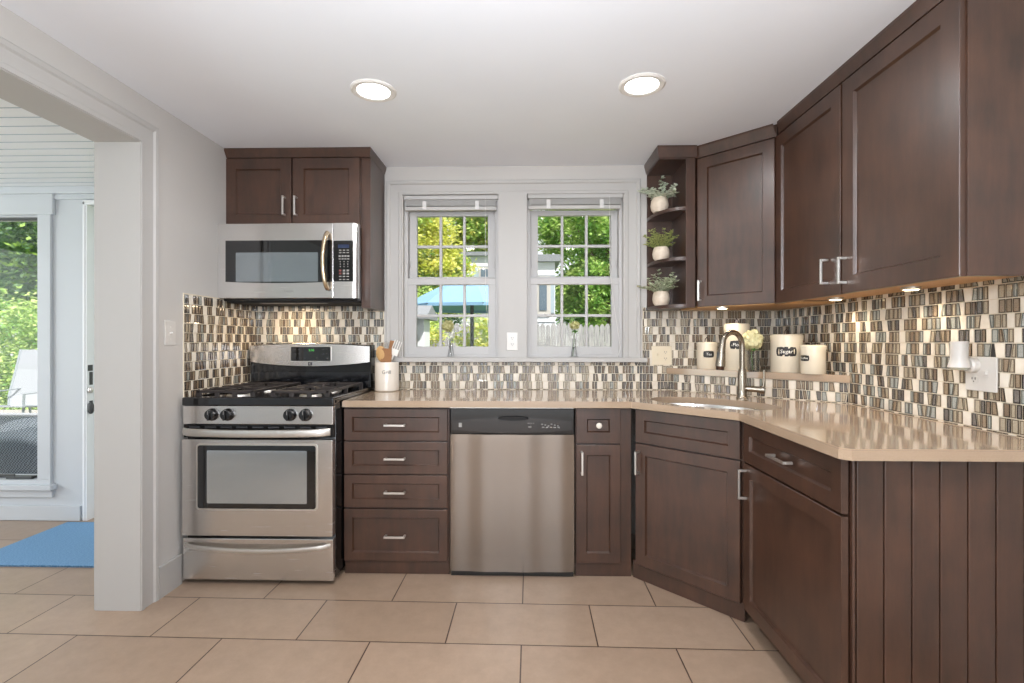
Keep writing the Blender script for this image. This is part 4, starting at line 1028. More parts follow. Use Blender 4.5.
# combination plate on the tiles
c = onY(661.5, 355.5, YB - 0.0085)
P = frameM(Vector((c.x, YB - 0.0085, c.z)), Vx, -Vy)
t = thing('wall_outlet', 'almond switch and outlet plate on the tiles below the corner shelves', 'outlet', (c.x, YB - 0.0085, c.z))
m = MB(); m.box(-0.063, 0.063, -0.06, 0.06, 0, 0.0055, 0.002, M=P(0, 0, 0)); wbuild(m, 'cover_plate', 'almond_plastic', t)
m = MB(); mh = MB(); receptacle(m, mh, 0.024, 0, P); toggle(m, P, -0.024, 0); build_each(m, 'receptacle', 'almond_plastic', t); build_each(mh, 'socket_slot', 'slot_dark', t)
# right wall plate and plug-in light
c = onX(982, 374, XR - 0.0085)
P = frameM(Vector((XR - 0.0085, c.y, c.z)), -Vy, -Vx)
t = thing('wall_outlet', 'white switch and outlet plate on the right wall tiles holding the plug-in light', 'outlet', (XR - 0.0085, c.y, c.z))
m = MB(); m.box(-0.06, 0.06, -0.06, 0.06, 0, 0.0055, 0.002, M=P(0, 0, 0)); wbuild(m, 'cover_plate', 'white_plastic', t)
m = MB(); mh = MB(); receptacle(m, mh, -0.025, 0, P); toggle(m, P, 0.025, 0); build_each(m, 'receptacle', 'white_plastic', t); build_each(mh, 'socket_slot', 'slot_dark', t)
nl = thing('plug_in_light', 'white plug-in spotlight night light in the right wall outlet', 'night light', (XR - 0.0135, c.y + 0.025, c.z + 0.02))
m = MB(); m.lathe([(0, 0), (0.027, 0), (0.027, 0.018), (0.022, 0.024), (0, 0.025)], n=24, M=P(-0.025, 0.03, 0.0062)); wbuild(m, 'base', 'white_plastic', nl)
cc = Vector((XR - 0.062, c.y + 0.028, c.z + 0.052))
m = MB(); m.tube([cc + Vector((0.0, 0, 0.062)), cc + Vector((0, 0, 0.058)), cc + Vector((0, 0, 0.0)), cc + Vector((0, 0, -0.03))], [0.024, 0.026, 0.025, 0.033], n=24); m.cyl(cc + Vector((0.0, 0, -0.018)), Vector((XR - 0.036, c.y + 0.025, c.z + 0.03)), 0.014, n=14)
wbuild(m, 'lamp_body', 'white_plastic', nl)
m = MB(); m.tube([cc + Vector((0, 0, -0.0302)), cc + Vector((0, 0, -0.038))], [0.029, 0.022], n=24); wbuild(m, 'lens', 'lens_clear', nl)
# light switch on the left wall
c = onX(169.5, 333, XL)
P = frameM(Vector((XL, c.y, c.z)), Vy, Vx)
t = thing('light_switch', 'white single light switch on the left wall beside the mosaic tiles', 'switch', (XL, c.y, c.z))
m = MB(); m.box(-0.037, 0.037, -0.06, 0.06, 0, 0.0055, 0.002, M=P(0, 0, 0)); wbuild(m, 'cover_plate', 'white_plastic', t)
m = MB(); toggle(m, P, 0, -0.004); wbuild(m, 'toggle', 'white_plastic', t)
m = MB()
for dz in (0.03, -0.03): m.lathe([(0, 0), (0.003, 0), (0.0025, 0.0012), (0, 0.0015)], n=10, M=P(0, dz, 0.0055))
build_each(m, 'screw', 'nickel', t)

# ------------------------------------------------------------------ small things on the worktop, ledge, sill and shelves
# utensil crock
ck = onY(387, 0, 3.075).x
cr = thing('utensil_crock', 'white ceramic crock of cooking utensils on the worktop beside the range', 'crock', (ck, 3.075, ZC1))
m = MB(); rr = 0.073; m.lathe([(0, 0.001), (rr - 0.006, 0.0), (rr, 0.006), (rr, 0.176), (rr - 0.002, 0.179), (rr - 0.008, 0.178), (rr - 0.009, 0.02), (0, 0.015)], n=40); m.build('jar', 'ceramic', cr)
text_mb('Grill', 0.031, wrap(0, 0, rr + 0.0006, -PI/2 + 0.22, 0.118)).build('lettering', 'print_dark', cr)
def ut(name, label, matn, base, tip, head):
    # base, tip relative to crock centre bottom
    b = Vector((ck, 3.075, ZC1 + 0.018)) + Vector(base); t = Vector((ck, 3.075, ZC1)) + Vector(tip)
    o = thing(name, label, 'utensil', tuple(b), 0, 'utensils in the crock')
    m = MB(); d = (t - b).normalized(); p1 = t - d*0.07
    m.tube([b, p1], 0.0055, n=10)
    side = d.cross(Vector((0, 1, 0))); side.normalize(); nn_ = side.cross(d)
    M = Matrix((( side.x, nn_.x, d.x, 0), (side.y, nn_.y, d.y, 0), (side.z, nn_.z, d.z, 0), (0, 0, 0, 1))); M.translation = p1
    wbuild(m, 'shaft', matn, o)
    m = MB(); head(m, M); wbuild(m, 'head', matn, o)
def spoon(m, M): 
    t = MB(); t.sphere((0, 0, 0.03), 0.050, 10, (0.68, 0.22, 1.05)); bmesh.ops.transform(t.bm, matrix=M, verts=t.bm.verts); m._merge(t.bm)
def spat(m, M): m.prism([(-0.022, -0.05), (0.022, -0.05), (0.033, -0.02), (0.036, 0.075), (-0.030, 0.08), (-0.034, -0.02)], -0.004, 0.004, M=M @ Matrix(((1, 0, 0, 0), (0, 0, 1, 0), (0, 1, 0, 0), (0, 0, 0, 1))), bev=0.0015)
def block(m, M): m.box(-0.014, 0.014, -0.006, 0.006, 0.0, 0.075, 0.003, M=M)
def fork(m, M):
    m.box(-0.024, 0.024, -0.003, 0.003, -0.01, 0.03, 0.002, M=M)
    for k in range(4): m.box(-0.024 + k*0.0145, -0.0195 + k*0.0145, -0.0025, 0.0025, 0.025, 0.085, 0.0012, M=M)
def whisk(m, M):
    for k in range(5):
        a = PI*k/5; P = []
        for i in range(13):
            t = PI*2*i/12; P.append(M @ Vector((0.027*math.sin(t/2)*math.cos(a)*(1 if i <= 6 else 1), 0.027*math.sin(t/2)*math.sin(a), 0.04 - 0.045*math.cos(t/2))))
        m.tube(P, 0.0014, n=6)
        P = [M @ Vector((-0.027*math.sin(PI*i/12)*math.cos(a), -0.027*math.sin(PI*i/12)*math.sin(a), 0.04 - 0.045*math.cos(PI*i/12))) for i in range(13)]
        m.tube(P, 0.0014, n=6)
def ladle(m, M):
    P = [M @ Vector((-0.034 + 0.03*math.cos(t), 0, 0.04 + 0.034*math.sin(t))) for t in [0.2 + i*PI*1.15/12 for i in range(13)]]; m.tube(P, 0.0032, n=8)
ut('wooden_spoon', 'light wooden spoon leaning left in the utensil crock', 'utensil_wood', (0.03, -0.02, 0), (-0.03, -0.045, 0.265), spoon)
ut('wooden_spatula', 'square-ended wooden turner in the middle of the utensil crock', 'utensil_dark_wood', (-0.01, -0.03, 0), (0.012, -0.048, 0.255), spat)
ut('wooden_paddle', 'tallest wooden utensil, standing behind the turner in the crock', 'utensil_dark_wood', (-0.02, 0.02, 0), (0.03, 0.01, 0.305), block)
ut('white_fork', 'white slotted utensil leaning right in the crock', 'ceramic_white', (-0.035, 0.0, 0), (0.07, -0.01, 0.295), fork)
ut('wire_whisk', 'metal wire whisk at the back of the utensil crock', 'nickel', (0.02, 0.03, 0), (-0.012, 0.035, 0.285), whisk)
ut('metal_ladle', 'dark metal loop-handled utensil hanging out at the left of the crock', 'nickel', (0.035, 0.01, 0), (-0.055, 0.0, 0.25), ladle)

# canisters
def canister(px, Y, r, h, txt, ts, label, ang, pw):
    x = onY(px, 0, Y).x
    t = thing('canister', label, 'canister', (x, Y, ZL1), 0, 'cream canisters on the corner ledge')
    m = MB(); m.lathe([(0, 0.0), (r - 0.002, 0.0), (r, 0.003), (r, h*0.84), (0, h*0.84)], n=40); m.build('jar', 'enamel_cream', t)
    m = MB(); m.lathe([(r + 0.0018, h*0.835), (r + 0.0018, h*0.955), (r - 0.004, h*0.99), (r*0.5, h), (0, h)], n=40); m.lathe([(r - 0.001, h*0.835), (r + 0.0018, h*0.835)], n=40); ld = m.build('lid', 'enamel_cream', t)
    m = MB(); P = [(0.018*math.cos(a)*math.cos(0.5), 0.018*math.cos(a)*math.sin(0.5), h - 0.002 + 0.026*math.sin(a)) for a in [PI*i/12 for i in range(13)]]
    m.tube(P, 0.0022, n=8); m.sphere((0, 0, h + 0.026), 0.004, 6); m.build('lid_handle', 'bronze', ld)
    m = MB(); n = 40; hh = ts*0.66; W_ = wrap(0, 0, r + 0.0008, ang, h*0.54)
    P = []
    for i in range(n):
        a = 2*PI*i/n; sx_ = abs(math.cos(a))**0.32*math.copysign(1, math.cos(a)); sz_ = abs(math.sin(a))**0.32*math.copysign(1, math.sin(a))
        k = 1 + 0.03*math.cos(8*a); P.append((pw/2*sx_*k, hh*sz_*k))
    cv = m.bm.verts.new(W_(0, 0)); pv = [m.bm.verts.new(W_(*p)) for p in P]; iv = [m.bm.verts.new(W_(p[0]*0.5, p[1]*0.5)) for p in P]
    for i in range(n): m.bm.faces.new((pv[i], pv[(i+1) % n], iv[(i+1) % n], iv[i])); m.bm.faces.new((iv[i], iv[(i+1) % n], cv))
    pl = m.build('label_plaque', 'plaque_black', t)
    if txt: text_mb(txt, ts*0.74, wrap(0, 0, r + 0.0016, ang, h*0.54), italic=0.15).build('lettering', 'chalk', pl)
canister(707, 3.095, 0.060, 0.165, 'Tea', 0.03, 'small cream canister with a Tea label, leftmost on the corner ledge', R(-100), 0.062)
canister(736.6, 2.955, 0.070, 0.272, 'Flour', 0.036, 'tallest cream canister, labelled Flour, behind the faucet', R(-108), 0.085)
canister(786.5, 2.775, 0.080, 0.207, 'Sugar', 0.038, 'wide cream canister with a Sugar label, right of the vase', R(-118), 0.10)
canister(813.3, 2.61, 0.0575, 0.150, 'Coffee', 0.022, 'small cream canister at the right end of the corner ledge, label turned left', R(-165), 0.055)

def blossom(m, c, r, n, seed, size, flat=1.0):
    rnd = random.Random(seed)
    for i in range(n):
        th = math.acos(1 - 2*(i + 0.5)/n); ph = i*2.399963
        d = Vector((math.sin(th)*math.cos(ph), math.sin(th)*math.sin(ph), math.cos(th)*flat))
        p = Vector(c) + d*r*(0.82 + 0.18*rnd.random()); u = d.orthogonal().normalized(); v = d.cross(u).normalized(); a = rnd.random()*6.28
        uu = (u*math.cos(a) + v*math.sin(a))*size; vv = (v*math.cos(a) - u*math.sin(a))*size*0.6
        m.face([p - vv, p + uu*0.6 + d*size*0.3 - vv*0.3, p + uu + d*size*0.5, p + uu*0.6 + d*size*0.3 + vv*0.6, p + vv])
def leafblade(m, p, d, l, w_):
    d = Vector(d).normalized(); s = d.cross(Vector((0, 0, 1)));
    if s.length < 1e-3: s = Vector((1, 0, 0))
    s.normalize(); u = s.cross(d)
    q = [Vector(p), Vector(p) + d*l*0.5 + s*w_ + u*0.002, Vector(p) + d*l, Vector(p) + d*l*0.5 - s*w_ + u*0.002]
    m.face([q[0], q[1], q[2]]); m.face([q[0], q[2], q[3]])
# flower in a square glass vase on the ledge
vx, vy = onY(752, 0, 2.80).x, 2.80
t = thing('glass_vase', 'clear square glass vase on the corner ledge between the canisters', 'vase', (vx, vy, ZL1))
m = MB()
hw = 0.027; H1 = 0.115; th = 0.004
m.prism([(-hw, -hw), (hw, -hw), (hw, hw), (-hw, hw)], 0, 0.006)
for a, b, c_, d_ in ((-hw, hw, -hw, -hw + th), (-hw, hw, hw - th, hw), (-hw, -hw + th, -hw + th, hw - th), (hw - th, hw, -hw + th, hw - th)): m.box(a, b, c_, d_, 0.006, H1)
m.build('glass', 'vase_glass', t)
t = thing('cream_flower', 'large pale yellow hydrangea bloom in the square vase on the ledge', 'flower', (vx, vy, ZL1 + 0.008))
m = MB(); m.tube([(0.004, 0.0, 0.001), (0.0, 0.002, 0.06), (-0.004, -0.002, 0.13)], 0.0025, n=8); m.build('stem', 'stem_green', t)
m = MB(); blossom(m, (0.0, -0.005, 0.168), 0.050, 260, 5, 0.02); m.sphere((0.0, -0.005, 0.168), 0.040, 10); m.build('bloom', 'petal_cream', t)
m = MB(); leafblade(m, (0, -0.004, 0.12), (0.5, -0.6, -0.2), 0.05, 0.016); leafblade(m, (0, -0.004, 0.12), (0.9, 0.1, -0.3), 0.045, 0.014); leafblade(m, (0, -0.01, 0.125), (-0.2, -0.8, -0.5), 0.04, 0.015); m.build('leaf', 'leaf_green', t)
# bud vases on the window stool
def budvase(px, Y, lab):
    x = onY(px, 0, Y).x
    t = thing('bud_vase', lab, 'vase', (x, Y, ZWB + 0.001), 0, 'glass bud vases on the window stool')
    m = MB(); m.lathe([(0, 0.0), (0.02, 0.0), (0.021, 0.004), (0.018, 0.03), (0.0115, 0.06), (0.0105, 0.10), (0.012, 0.118), (0.0105, 0.118), (0.009, 0.10), (0.010, 0.06), (0.0155, 0.03), (0.017, 0.008), (0, 0.006)], n=24)
    m.build('glass', 'vase_glass', t); return x
x = budvase(451, 3.215, 'slim clear glass bud vase in front of the left window')
t = thing('yellow_flower', 'round yellow-green bloom in the left window bud vase', 'flower', (x, 3.215, ZWB + 0.009))
m = MB(); m.tube([(0.003, 0, 0), (-0.006, 0, 0.06), (0.003, 0, 0.12), (-0.012, 0, 0.165)], 0.002, n=8); m.build('stem', 'stem_dark', t)
m = MB(); blossom(m, (-0.020, 0, 0.193), 0.036, 170, 9, 0.014); m.sphere((-0.020, 0, 0.193), 0.029, 8); m.build('bloom', 'petal_yellow', t)
m = MB(); blossom(m, (0.006, -0.004, 0.138), 0.018, 60, 10, 0.011); m.sphere((0.006, -0.004, 0.138), 0.013, 8); m.build('small_bloom', 'petal_white', t)
x = budvase(574, 3.215, 'slim clear glass bud vase in front of the right window')
t = thing('pale_flower', 'pale cream bloom with green leaves in the right window bud vase', 'flower', (x, 3.215, ZWB + 0.009))
m = MB(); m.tube([(-0.008, 0, 0), (0.0, 0, 0.09), (0.004, 0, 0.175)], 0.002, n=8); m.build('stem', 'stem_green', t)
m = MB(); blossom(m, (0.004, 0, 0.197), 0.029, 130, 19, 0.014, 0.8); m.sphere((0.004, 0, 0.197), 0.022, 8, (1, 1, 0.8)); m.build('bloom', 'petal_yellow', t)
m = MB()
for d in ((-1, -0.2, -0.1), (1, -0.2, -0.2), (-0.5, -0.6, -0.6), (0.5, -0.6, -0.5), (0.1, -0.7, -0.8)): leafblade(m, (0.004, -0.003, 0.168), d, 0.034, 0.010)
m.build('leaf', 'leaf_green', t)
# three potted plants on the corner shelves
def potted(px, py0, Y, zbase, r, h, label, leafm, seed, form):
    x = onY(px, 0, Y).x
    t = thing('potted_plant', label, 'plant', (x, Y, zbase), 0, 'small potted plants on the corner shelves')
    m = MB(); m.lathe([(0, 0), (r*0.72, 0), (r*0.92, h*0.18), (r, h*0.45), (r*0.93, h*0.78), (r*0.75, h), (r*0.66, h*0.985), (r*0.7, h*0.85), (0, h*0.84)], n=32)
    m.build('pot', 'pot_cream', t)
    rnd = random.Random(seed); ml = MB(); ms = MB()
    for i in range(form['n']):
        a = rnd.random()*6.28; lean = form['lean']*rnd.random()**0.6; L_ = form['len']*(0.65 + 0.5*rnd.random())
        d = Vector((math.cos(a)*math.sin(lean), math.sin(a)*math.sin(lean)*0.8, math.cos(lean)))
        p0 = Vector((math.cos(a)*r*0.35, math.sin(a)*r*0.3, h*0.86)); P = []
        for k in range(7):
            f = k/6; P.append(p0 + d*L_*f + Vector((0, 0, -form['droop']*f*f*L_*math.sin(lean))))
        ms.tube([p for p in P if x + p.x < SX1 - 0.02 and Y + p.y < YB - 0.02][:7], 0.0011, n=5)
        for k in range(1, 7):
            if x + P[k].x > SX1 - 0.04 or Y + P[k].y > YB - 0.045: continue
            for q in range(form['q']):
                b_ = rnd.random()*6.28; dd = Vector((math.cos(b_), math.sin(b_), rnd.uniform(-0.2, 0.8)))
                leafblade(ml, P[k], dd, form['ls']*rnd.uniform(0.7, 1.2), form['lw'])
    ml.build('foliage', leafm, t); ms.build('stem', 'stem_green', t)
potted(659.5, 0, 3.03, zs[2] + 0.003, 0.053, 0.088, 'small potted plant with spreading grey-green leaves, top corner shelf', 'leaf_grey', 3, dict(n=22, lean=1.15, len=0.15, droop=0.4, q=4, ls=0.026, lw=0.0105))
potted(661.0, 0, 3.03, zs[1] + 0.003, 0.051, 0.079, 'small potted plant with bushy yellow-green sprigs, middle corner shelf', 'leaf_olive', 4, dict(n=46, lean=1.15, len=0.115, droop=0.15, q=5, ls=0.018, lw=0.0055))
potted(661.0, 0, 3.03, zs[0] + 0.011, 0.051, 0.086, 'small potted plant with pale grey-green leaves, bottom corner shelf', 'leaf_sage', 6, dict(n=26, lean=1.1, len=0.125, droop=0.25, q=5, ls=0.023, lw=0.009))

# ------------------------------------------------------------------ outside
ZG = -0.45
m = MB(); m.box(-60, 60, YB + 0.45, 90, ZG - 0.1, ZG); m.box(-60, -6.1, -30, YB + 0.45, ZG - 0.1, ZG); o = m.build('lawn', 'grass'); o['kind'] = 'structure'; o['label'] = 'back garden lawn'
m = MB(); m.box(-9.5, -2.2, YPW + 0.3, 8.0, ZG - 0.02, ZG + 0.02); o = m.build('patio', 'patio_stone'); o['kind'] = 'structure'
def foliage(m, c, rad, nclump, nleaf, size, seed, kinds=1):
    rnd = random.Random(seed); c = Vector(c)
    for i in range(nclump):
        while True:
            d = Vector((rnd.gauss(0, 1), rnd.gauss(0, 1), rnd.gauss(0, 1)))
            if d.length > 0.1: break
        d.normalize(); q = c + Vector((d.x*rad[0], d.y*rad[1], d.z*rad[2]))*rnd.uniform(0.55, 1.0); cr_ = 0.28*(rad[0]*rad[1]*rad[2])**(1/3)
        m.mi = rnd.randrange(kinds)
        for j in range(nleaf):
            p = q + Vector((rnd.gauss(0, cr_*0.6), rnd.gauss(0, cr_*0.6), rnd.gauss(0, cr_*0.42)))
            n_ = Vector((rnd.gauss(0, 0.7), rnd.gauss(0, 0.7), 1)).normalized(); u = n_.orthogonal().normalized(); v = n_.cross(u); a = rnd.random()*6.28
            uu = (u*math.cos(a) + v*math.sin(a))*size*rnd.uniform(0.6, 1.2); vv = (v*math.cos(a) - u*math.sin(a))*size*0.55
            m.face([p - uu, p + vv, p + uu, p - vv])
def tree(x, y, label, mats, seed, blobs, size=0.09, trunk=0.14):
    """blobs: (dx, z centre above ground, (rx, ry, rz), clumps, leaves per clump)"""
    t = thing('tree', label, 'tree', (x, y, ZG), 0, 'trees behind the house')
    czz = max(b[1] for b in blobs); m = MB(); m.tube([(0, 0, 0), (0.05, 0, czz*0.5), (0, 0.05, czz)], [trunk, trunk*0.8, trunk*0.4], n=10)
    for b in blobs: m.tube([(0, 0, b[1]*0.55), (b[0]*0.5, 0, b[1]*0.85), (b[0], 0, b[1])], [trunk*0.5, trunk*0.3, trunk*0.12], n=6)
    m.build('trunk', 'bark', t)
    m = MB()
    for k, b in enumerate(blobs): foliage(m, (b[0], 0, b[1]), b[2], b[3], b[4], size, seed*10 + k, len(mats))
    m.build('foliage', mats, t)
# seen by the left window
tree(-2.5, 11.6, 'yellow-green leafy tree in the upper left of the left window', ['foliage_yellow', 'foliage_yellow', 'foliage_light'], 1, [(-0.3, 4.0, (1.15, 0.9, 1.0), 70, 130), (0.75, 3.1, (0.62, 0.7, 0.75), 40, 120)], 0.06)
tree(-3.7, 15.2, 'darker green tree low in the left window, beyond the yellow-green one', ['foliage_green', 'foliage_dark'], 3, [(0.5, 2.6, (1.3, 0.9, 1.2), 70, 130)], 0.07)
tree(-2.4, 27.5, 'tall broad green tree far off behind the white house', ['foliage_green', 'foliage_light', 'foliage_yellow'], 2, [(-2.6, 7.2, (3.0, 1.6, 3.0), 90, 130), (0.9, 8.2, (2.2, 1.6, 2.4), 80, 130)], 0.16, 0.25)
# seen by the right window
tree(2.05, 12.2, 'bright green leafy tree seen through the right kitchen window', ['foliage_green', 'foliage_light', 'foliage_green'], 4, [(-0.55, 2.9, (0.62, 0.7, 1.0), 60, 130), (-0.75, 4.4, (1.0, 0.8, 0.75), 60, 120), (0.5, 3.6, (0.7, 0.8, 1.4), 60, 120)], 0.06)
tree(3.6, 15.6, 'dark green tree at the right edge of the right window', ['foliage_green', 'foliage_dark', 'foliage_dark'], 5, [(-0.2, 3.2, (1.7, 1.0, 2.0), 90, 120), (-0.3, 5.6, (1.5, 1.0, 1.2), 50, 110)], 0.08)
tree(3.5, 24.5, 'hazy dark green tree farthest behind the fence', ['foliage_dark', 'foliage_green'], 6, [(0.0, 4.0, (2.0, 1.2, 3.0), 90, 120), (-0.6, 7.8, (1.8, 1.2, 1.2), 50, 120)], 0.13, 0.2)
# seen by the porch window
tree(-12.2, 13.0, 'tall blue-green tree seen through the porch window', ['foliage_dark', 'foliage_green', 'foliage_dark'], 7, [(0, 4.4, (3.2, 1.8, 2.8), 130, 130)], 0.10)
tree(-19.0, 21.0, 'broad tree farthest off beyond the porch window', ['foliage_dark', 'foliage_green'], 17, [(0, 5.0, (4.5, 2, 4), 110, 120)], 0.16)
def bush(x, y, rad, label, mats, seed, nc=60, nl=90, size=0.06):
    t = thing('bush', label, 'bush', (x, y, ZG), 0, 'garden bushes'); m = MB(); foliage(m, (0, 0, rad[2]*0.85), rad, nc, nl, size, seed, len(mats)); m.build('foliage', mats, t)
    m = MB(); m.tube([(0, 0, 0), (0, 0, rad[2]*0.7)], 0.04, n=6); m.build('stem', 'bark', t)
bush(-8.9, 9.4, (1.9, 0.8, 1.35), 'light green bush behind the patio chairs', ['foliage_light', 'foliage_light', 'foliage_green'], 21, 100, 130, 0.05)
bush(-1.70, 8.1, (0.40, 0.36, 1.38), 'pale green bush at the left, below the umbrella', ['foliage_yellow', 'foliage_light'], 22, 80, 120, 0.035)
bush(-0.70, 8.2, (0.40, 0.36, 1.4), 'light yellow-green bush behind the umbrella pole', ['foliage_light', 'foliage_yellow'], 23, 80, 120, 0.035)
bush(0.33, 8.4, (0.20, 0.2, 0.85), 'small yellow-green shrub by the fence in the right window', ['foliage_yellow', 'foliage_light'], 24, 24, 60, 0.03)
# fence of grey pickets
fn = thing('picket_fence', 'weathered grey wooden fence of vertical pickets across the garden', 'fence', (0, 9.3, ZG))
m = MB(); rnd = random.Random(5); x = -3.2; 
while x < 4.2:
    hh = 1.99 + rnd.uniform(-0.02, 0.02); m.prism([(x, 0), (x + 0.092, 0), (x + 0.092, hh - 0.05), (x + 0.066, hh), (x + 0.026, hh), (x, hh - 0.05)], -0.01, 0.01, M=Matrix(((1, 0, 0, 0), (0, 0, 1, 0), (0, 1, 0, 0), (0, 0, 0, 1)))); x += 0.1
m.build('pickets', 'fence_wood', fn)
m = MB(); m.box(-3.2, 4.2, 0.012, 0.05, 0.4, 0.48); m.box(-3.2, 4.2, 0.012, 0.05, 1.5, 1.58); build_each(m, 'rail', 'fence_wood', fn, False)
# neighbouring houses
def house(x, y, w_, d_, h_, rz_, label, windows, roofh=1.6, over=0.3, gable=True):
    t = thing('house', label, 'house', (x, y, ZG), rz_)
    m = MB(); m.box(0, w_, 0, d_, 0, h_)
    if gable: m.prism([(0, h_), (w_, h_), (w_/2, h_ + roofh)], 0, d_, M=Matrix(((1, 0, 0, 0), (0, 0, 1, 0), (0, 1, 0, 0), (0, 0, 0, 1))))
    z = 0.15
    m.build('wall', 'siding', t)
    m = MB()
    while z < h_ + (roofh if gable else 0) - 0.2:
        k = 0 if z < h_ else (z - h_)/roofh*w_/2
        m.prism([(-0.022, z), (0.0, z), (0.0, z + 0.14)], k, w_ - k, M=Matrix(((0, 0, 1, 0), (1, 0, 0, 0), (0, 1, 0, 0), (0, 0, 0, 1)))); z += 0.16
    m.build('clapboard', 'siding', t)
    m = MB()
    if gable:
        for sgn in (0, 1):
            xa, xb_ = (-over, w_/2) if sgn == 0 else (w_ + over, w_/2)
            za = h_ - roofh/(w_/2)*over
            a = [Vector((xa, -over, za)), Vector((xb_, -over, h_ + roofh)), Vector((xb_, d_ + over, h_ + roofh)), Vector((xa, d_ + over, za))]
            up = Vector((0, 0, 0.12)); b = [p + up for p in a]; m.face(a); m.face(b)
            for i in range(4): m.face([a[i], a[(i+1) % 4], b[(i+1) % 4], b[i]])
    else: m.box(-over, w_ + over, -over, d_ + over, h_, h_ + 0.14)
    m.build('roof', 'roof_grey', t)
    for (wx, wz, ww, wh) in windows:
        m = MB(); m.box(wx - 0.08, wx + ww + 0.08, -0.06, 0.0, wz - 0.08, wz + wh + 0.08); f = m.build('window', 'paint_trim', t)
        m = MB(); m.box(wx, wx + ww, -0.075, -0.055, wz, wz + wh); m.build('pane', 'house_glass', f)
        m = MB()
        for sx_ in (wx - 0.08 - ww*0.5, wx + ww + 0.08): m.box(sx_, sx_ + ww*0.5, -0.05, 0.0, wz - 0.05, wz + wh + 0.05)
        m.build('shutter', 'shutter', f)
house(onY(463, 0, 19).x, 18.6, 2.4, 4, 4.85, 0, 'white sided house far off at the right of the left window', [(0.72, 3.45, 0.38, 0.9)], 1.3, 0.15, False)
house(onY(518, 0, 10.3).x, 10.3, onY(555, 0, 10.3).x - onY(518, 0, 10.3).x, 1.2, 3.30, 0, 'white clapboard house seen at the left of the right window', [(0.44, 0.75, 0.17, 0.9), (0.44, 2.3, 0.15, 0.62)], 0.9, 0.10, False)
house(onY(590, 0, 19).x, 18.8, 1.6, 3, 1.75, 0, 'small distant house behind the fence in the right window', [(0.5, 1.05, 0.35, 0.4)], 0.7, 0.15)
# garden shed by the left window
sx1 = onY(424, 0, 4.8).x
t = thing('garden_shed', 'small white shed with black hinges outside the left window', 'shed', (sx1 - 1.5, 4.8, ZG))
m = MB(); m.box(0, 1.5, 0, 0.3, 0, 1.9, 0.004); m.build('wall', 'siding', t)
m = MB(); m.prism([(-0.12, 1.88), (0.42, 1.88), (0.42, 1.92), (0.1, 2.02), (-0.12, 1.92)], -0.1, 1.56, M=Matrix(((0, 0, 1, 0), (1, 0, 0, 0), (0, 1, 0, 0), (0, 0, 0, 1)))); m.build('roof', 'roof_grey', t)
for py in (321.5, 338.5):
    z = onY(420, py, 4.78).z - ZG; m = MB(); m.box(1.40, 1.44, -0.02, 0.002, z - 0.035, z + 0.035, 0.004); m.build('hinge', 'pole_dark', t)
# patio umbrella
ux, uy = onY(472, 0, 6.0).x, 6.0
t = thing('patio_umbrella', 'light blue patio umbrella open outside the left window', 'umbrella', (ux, uy, ZG)); ez = onY(440, 304.5, 5.6).z - ZG
m = MB(); m.cyl((0, 0, 0), (0, 0, ez + 0.36), 0.022, n=12); m.build('pole', 'pole_dark', t)
m = MB(); m.lathe([(0, 0), (0.25, 0), (0.25, 0.05), (0.05, 0.09), (0, 0.09)], n=24); m.build('base', 'pole_dark', t)
m = MB(); n = 8; apex = Vector((0, 0, ez + 0.32)); rimr = 0.80
rim = [Vector((rimr*math.cos(2*PI*i/n + 0.25), rimr*math.sin(2*PI*i/n + 0.25), ez)) for i in range(n)]
for i in range(n):
    a, b = rim[i], rim[(i+1) % n]; mid_ = (a + b)/2; mid_.z = ez - 0.0
    prev = [a, b]
    for k in range(1, 5):
        f = k/4; z = ez + 0.32*math.sin(f*PI/2)**1.0
        q = [Vector((a.x*(1-f), a.y*(1-f), z)), Vector((b.x*(1-f), b.y*(1-f), z))]
        if k < 4: m.face([prev[0], prev[1], q[1], q[0]])
        else: m.face([prev[0], prev[1], q[0]])
        prev = q
    m.face([a, b, b - Vector((0, 0, 0.035)), a - Vector((0, 0, 0.035))])
m.build('canopy', 'umbrella_cloth', t)
m = MB()
for i in range(n): m.tube([(0, 0, ez + 0.29), rim[i] + Vector((0, 0, -0.012))], 0.008, n=6)
build_each(m, 'rib', 'pole_dark', t, False)
# patio wall and chairs outside the porch window
t = thing('low_brick_wall', 'low red brick garden wall behind the patio chairs', 'wall', (-9.6, 7.3, ZG)); m = MB(); m.box(0, 5.2, 0, 0.3, 0, 0.55, 0.01); m.build('brickwork', 'brick_low', t); m = MB(); m.box(-0.02, 5.22, -0.03, 0.33, 0.55, 0.6, 0.008); m.build('coping', 'patio_stone', t)
# reclining sling chair
sx_ = onY(17, 0, 6.0).x; zt0 = onY(15, 350, 6.0).z; zb0 = onY(25, 405, 6.0).z
t = thing('sling_chair', 'pale grey reclining sling patio chair seen through the porch window', 'chair', (sx_, 6.0, ZG))
m = MB(); zt_ = zt0 - ZG; zb_ = zb0 - ZG
bk = [(-0.26, 0.30, zt_), (-0.22, 0.2, zt_ - 0.25), (-0.12, 0.02, zb_ + 0.12), (0.0, -0.1, zb_), (0.1, -0.5, zb_ + 0.05)]
def strip(m, P, w0, th=0.012):
    for (a, b) in zip(P, P[1:]):
        A_ = Vector(a); B_ = Vector(b); wv = Vector((w0, 0, 0)); d = (B_ - A_).normalized(); nn_ = Vector((0, -d.z, d.y))*th
        q = [A_, A_ + wv, B_ + wv, B_]; q2 = [p + nn_ for p in q]; m.face(q); m.face(q2)
        for i in range(4): m.face([q[i], q[(i+1) % 4], q2[(i+1) % 4], q2[i]])
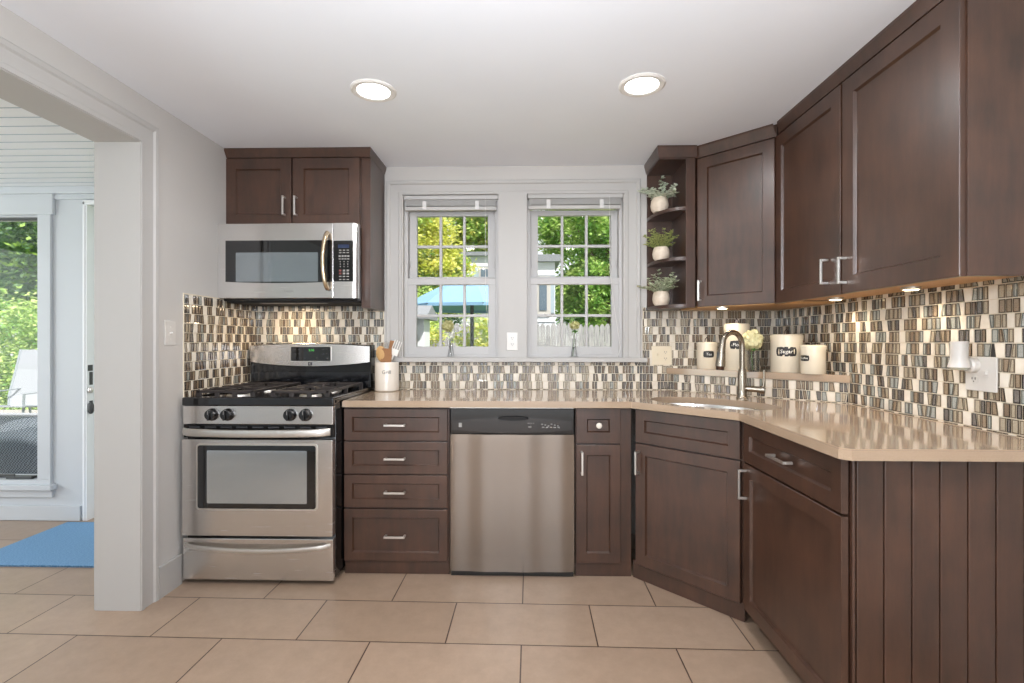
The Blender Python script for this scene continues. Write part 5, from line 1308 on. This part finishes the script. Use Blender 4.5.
strip(m, bk, 0.50); m.build('sling', 'sling_grey', t)
m = MB()
for dx in (0, 0.50): m.tube([Vector(p) + Vector((dx, 0, 0)) for p in bk], 0.014, n=8)
m.build('frame', 'chair_metal', t)
for dx in (-0.03, 0.55):
    m = MB(); m.tube([(dx, -0.5, 0.02), (dx, -0.45, zb_ + 0.18), (dx, 0.15, zb_ + 0.2), (dx, 0.3, 0.02)], 0.013, n=8); m.build('leg', 'chair_metal', t)
# wicker chair
wx_ = onY(20, 0, 4.7).x; ztw = onY(20, 413, 4.7).z - ZG
t = thing('wicker_chair', 'dark woven wicker patio chair with its back to the porch window', 'chair', (wx_, 4.7, ZG))
m = MB(); n = 12
P0 = [(-0.42 + 0.78*i/n, 0.06*(1 - (2*i/n - 1)**2)*-1, 0.38) for i in range(n + 1)]
for i in range(n):
    a = Vector((-0.27 + 0.66*i/n, -0.05*(1 - (2*i/n - 1)**2), 0.28)); b = Vector((-0.27 + 0.66*(i+1)/n, -0.05*(1 - (2*(i+1)/n - 1)**2), 0.28)); up = Vector((0, -0.12, ztw - 0.28)); ex = 1.0
    A2 = a + up + Vector(((-0.08) * (1 - i/n*1.9), 0, 0)); B2 = b + up + Vector(((-0.08) * (1 - (i+1)/n*1.9), 0, 0))
    m.face([a, b, B2, A2]); o_ = Vector((0, 0.035, 0)); m.face([a + o_, b + o_, B2 + o_, A2 + o_])
    m.face([A2, B2, B2 + o_, A2 + o_]); m.face([a, b, b + o_, a + o_])
m.build('backrest', 'wicker', t)
m = MB(); m.box(-0.28, 0.38, 0.0, 0.55, 0.24, 0.36, 0.02); m.build('seat', 'wicker', t)
m = MB(); m.tube([(-0.36, -0.12, ztw), (0.02, -0.19, ztw + 0.012), (0.44, -0.12, ztw)], 0.018, n=8); m.build('top_rail', 'sling_grey', t)
for dx, dy in ((-0.26, 0.02), (0.36, 0.02), (-0.26, 0.5), (0.36, 0.5)):
    m = MB(); m.cyl((dx, dy, 0.02), (dx, dy, 0.25), 0.016, n=8); m.build('leg', 'chair_metal', t)
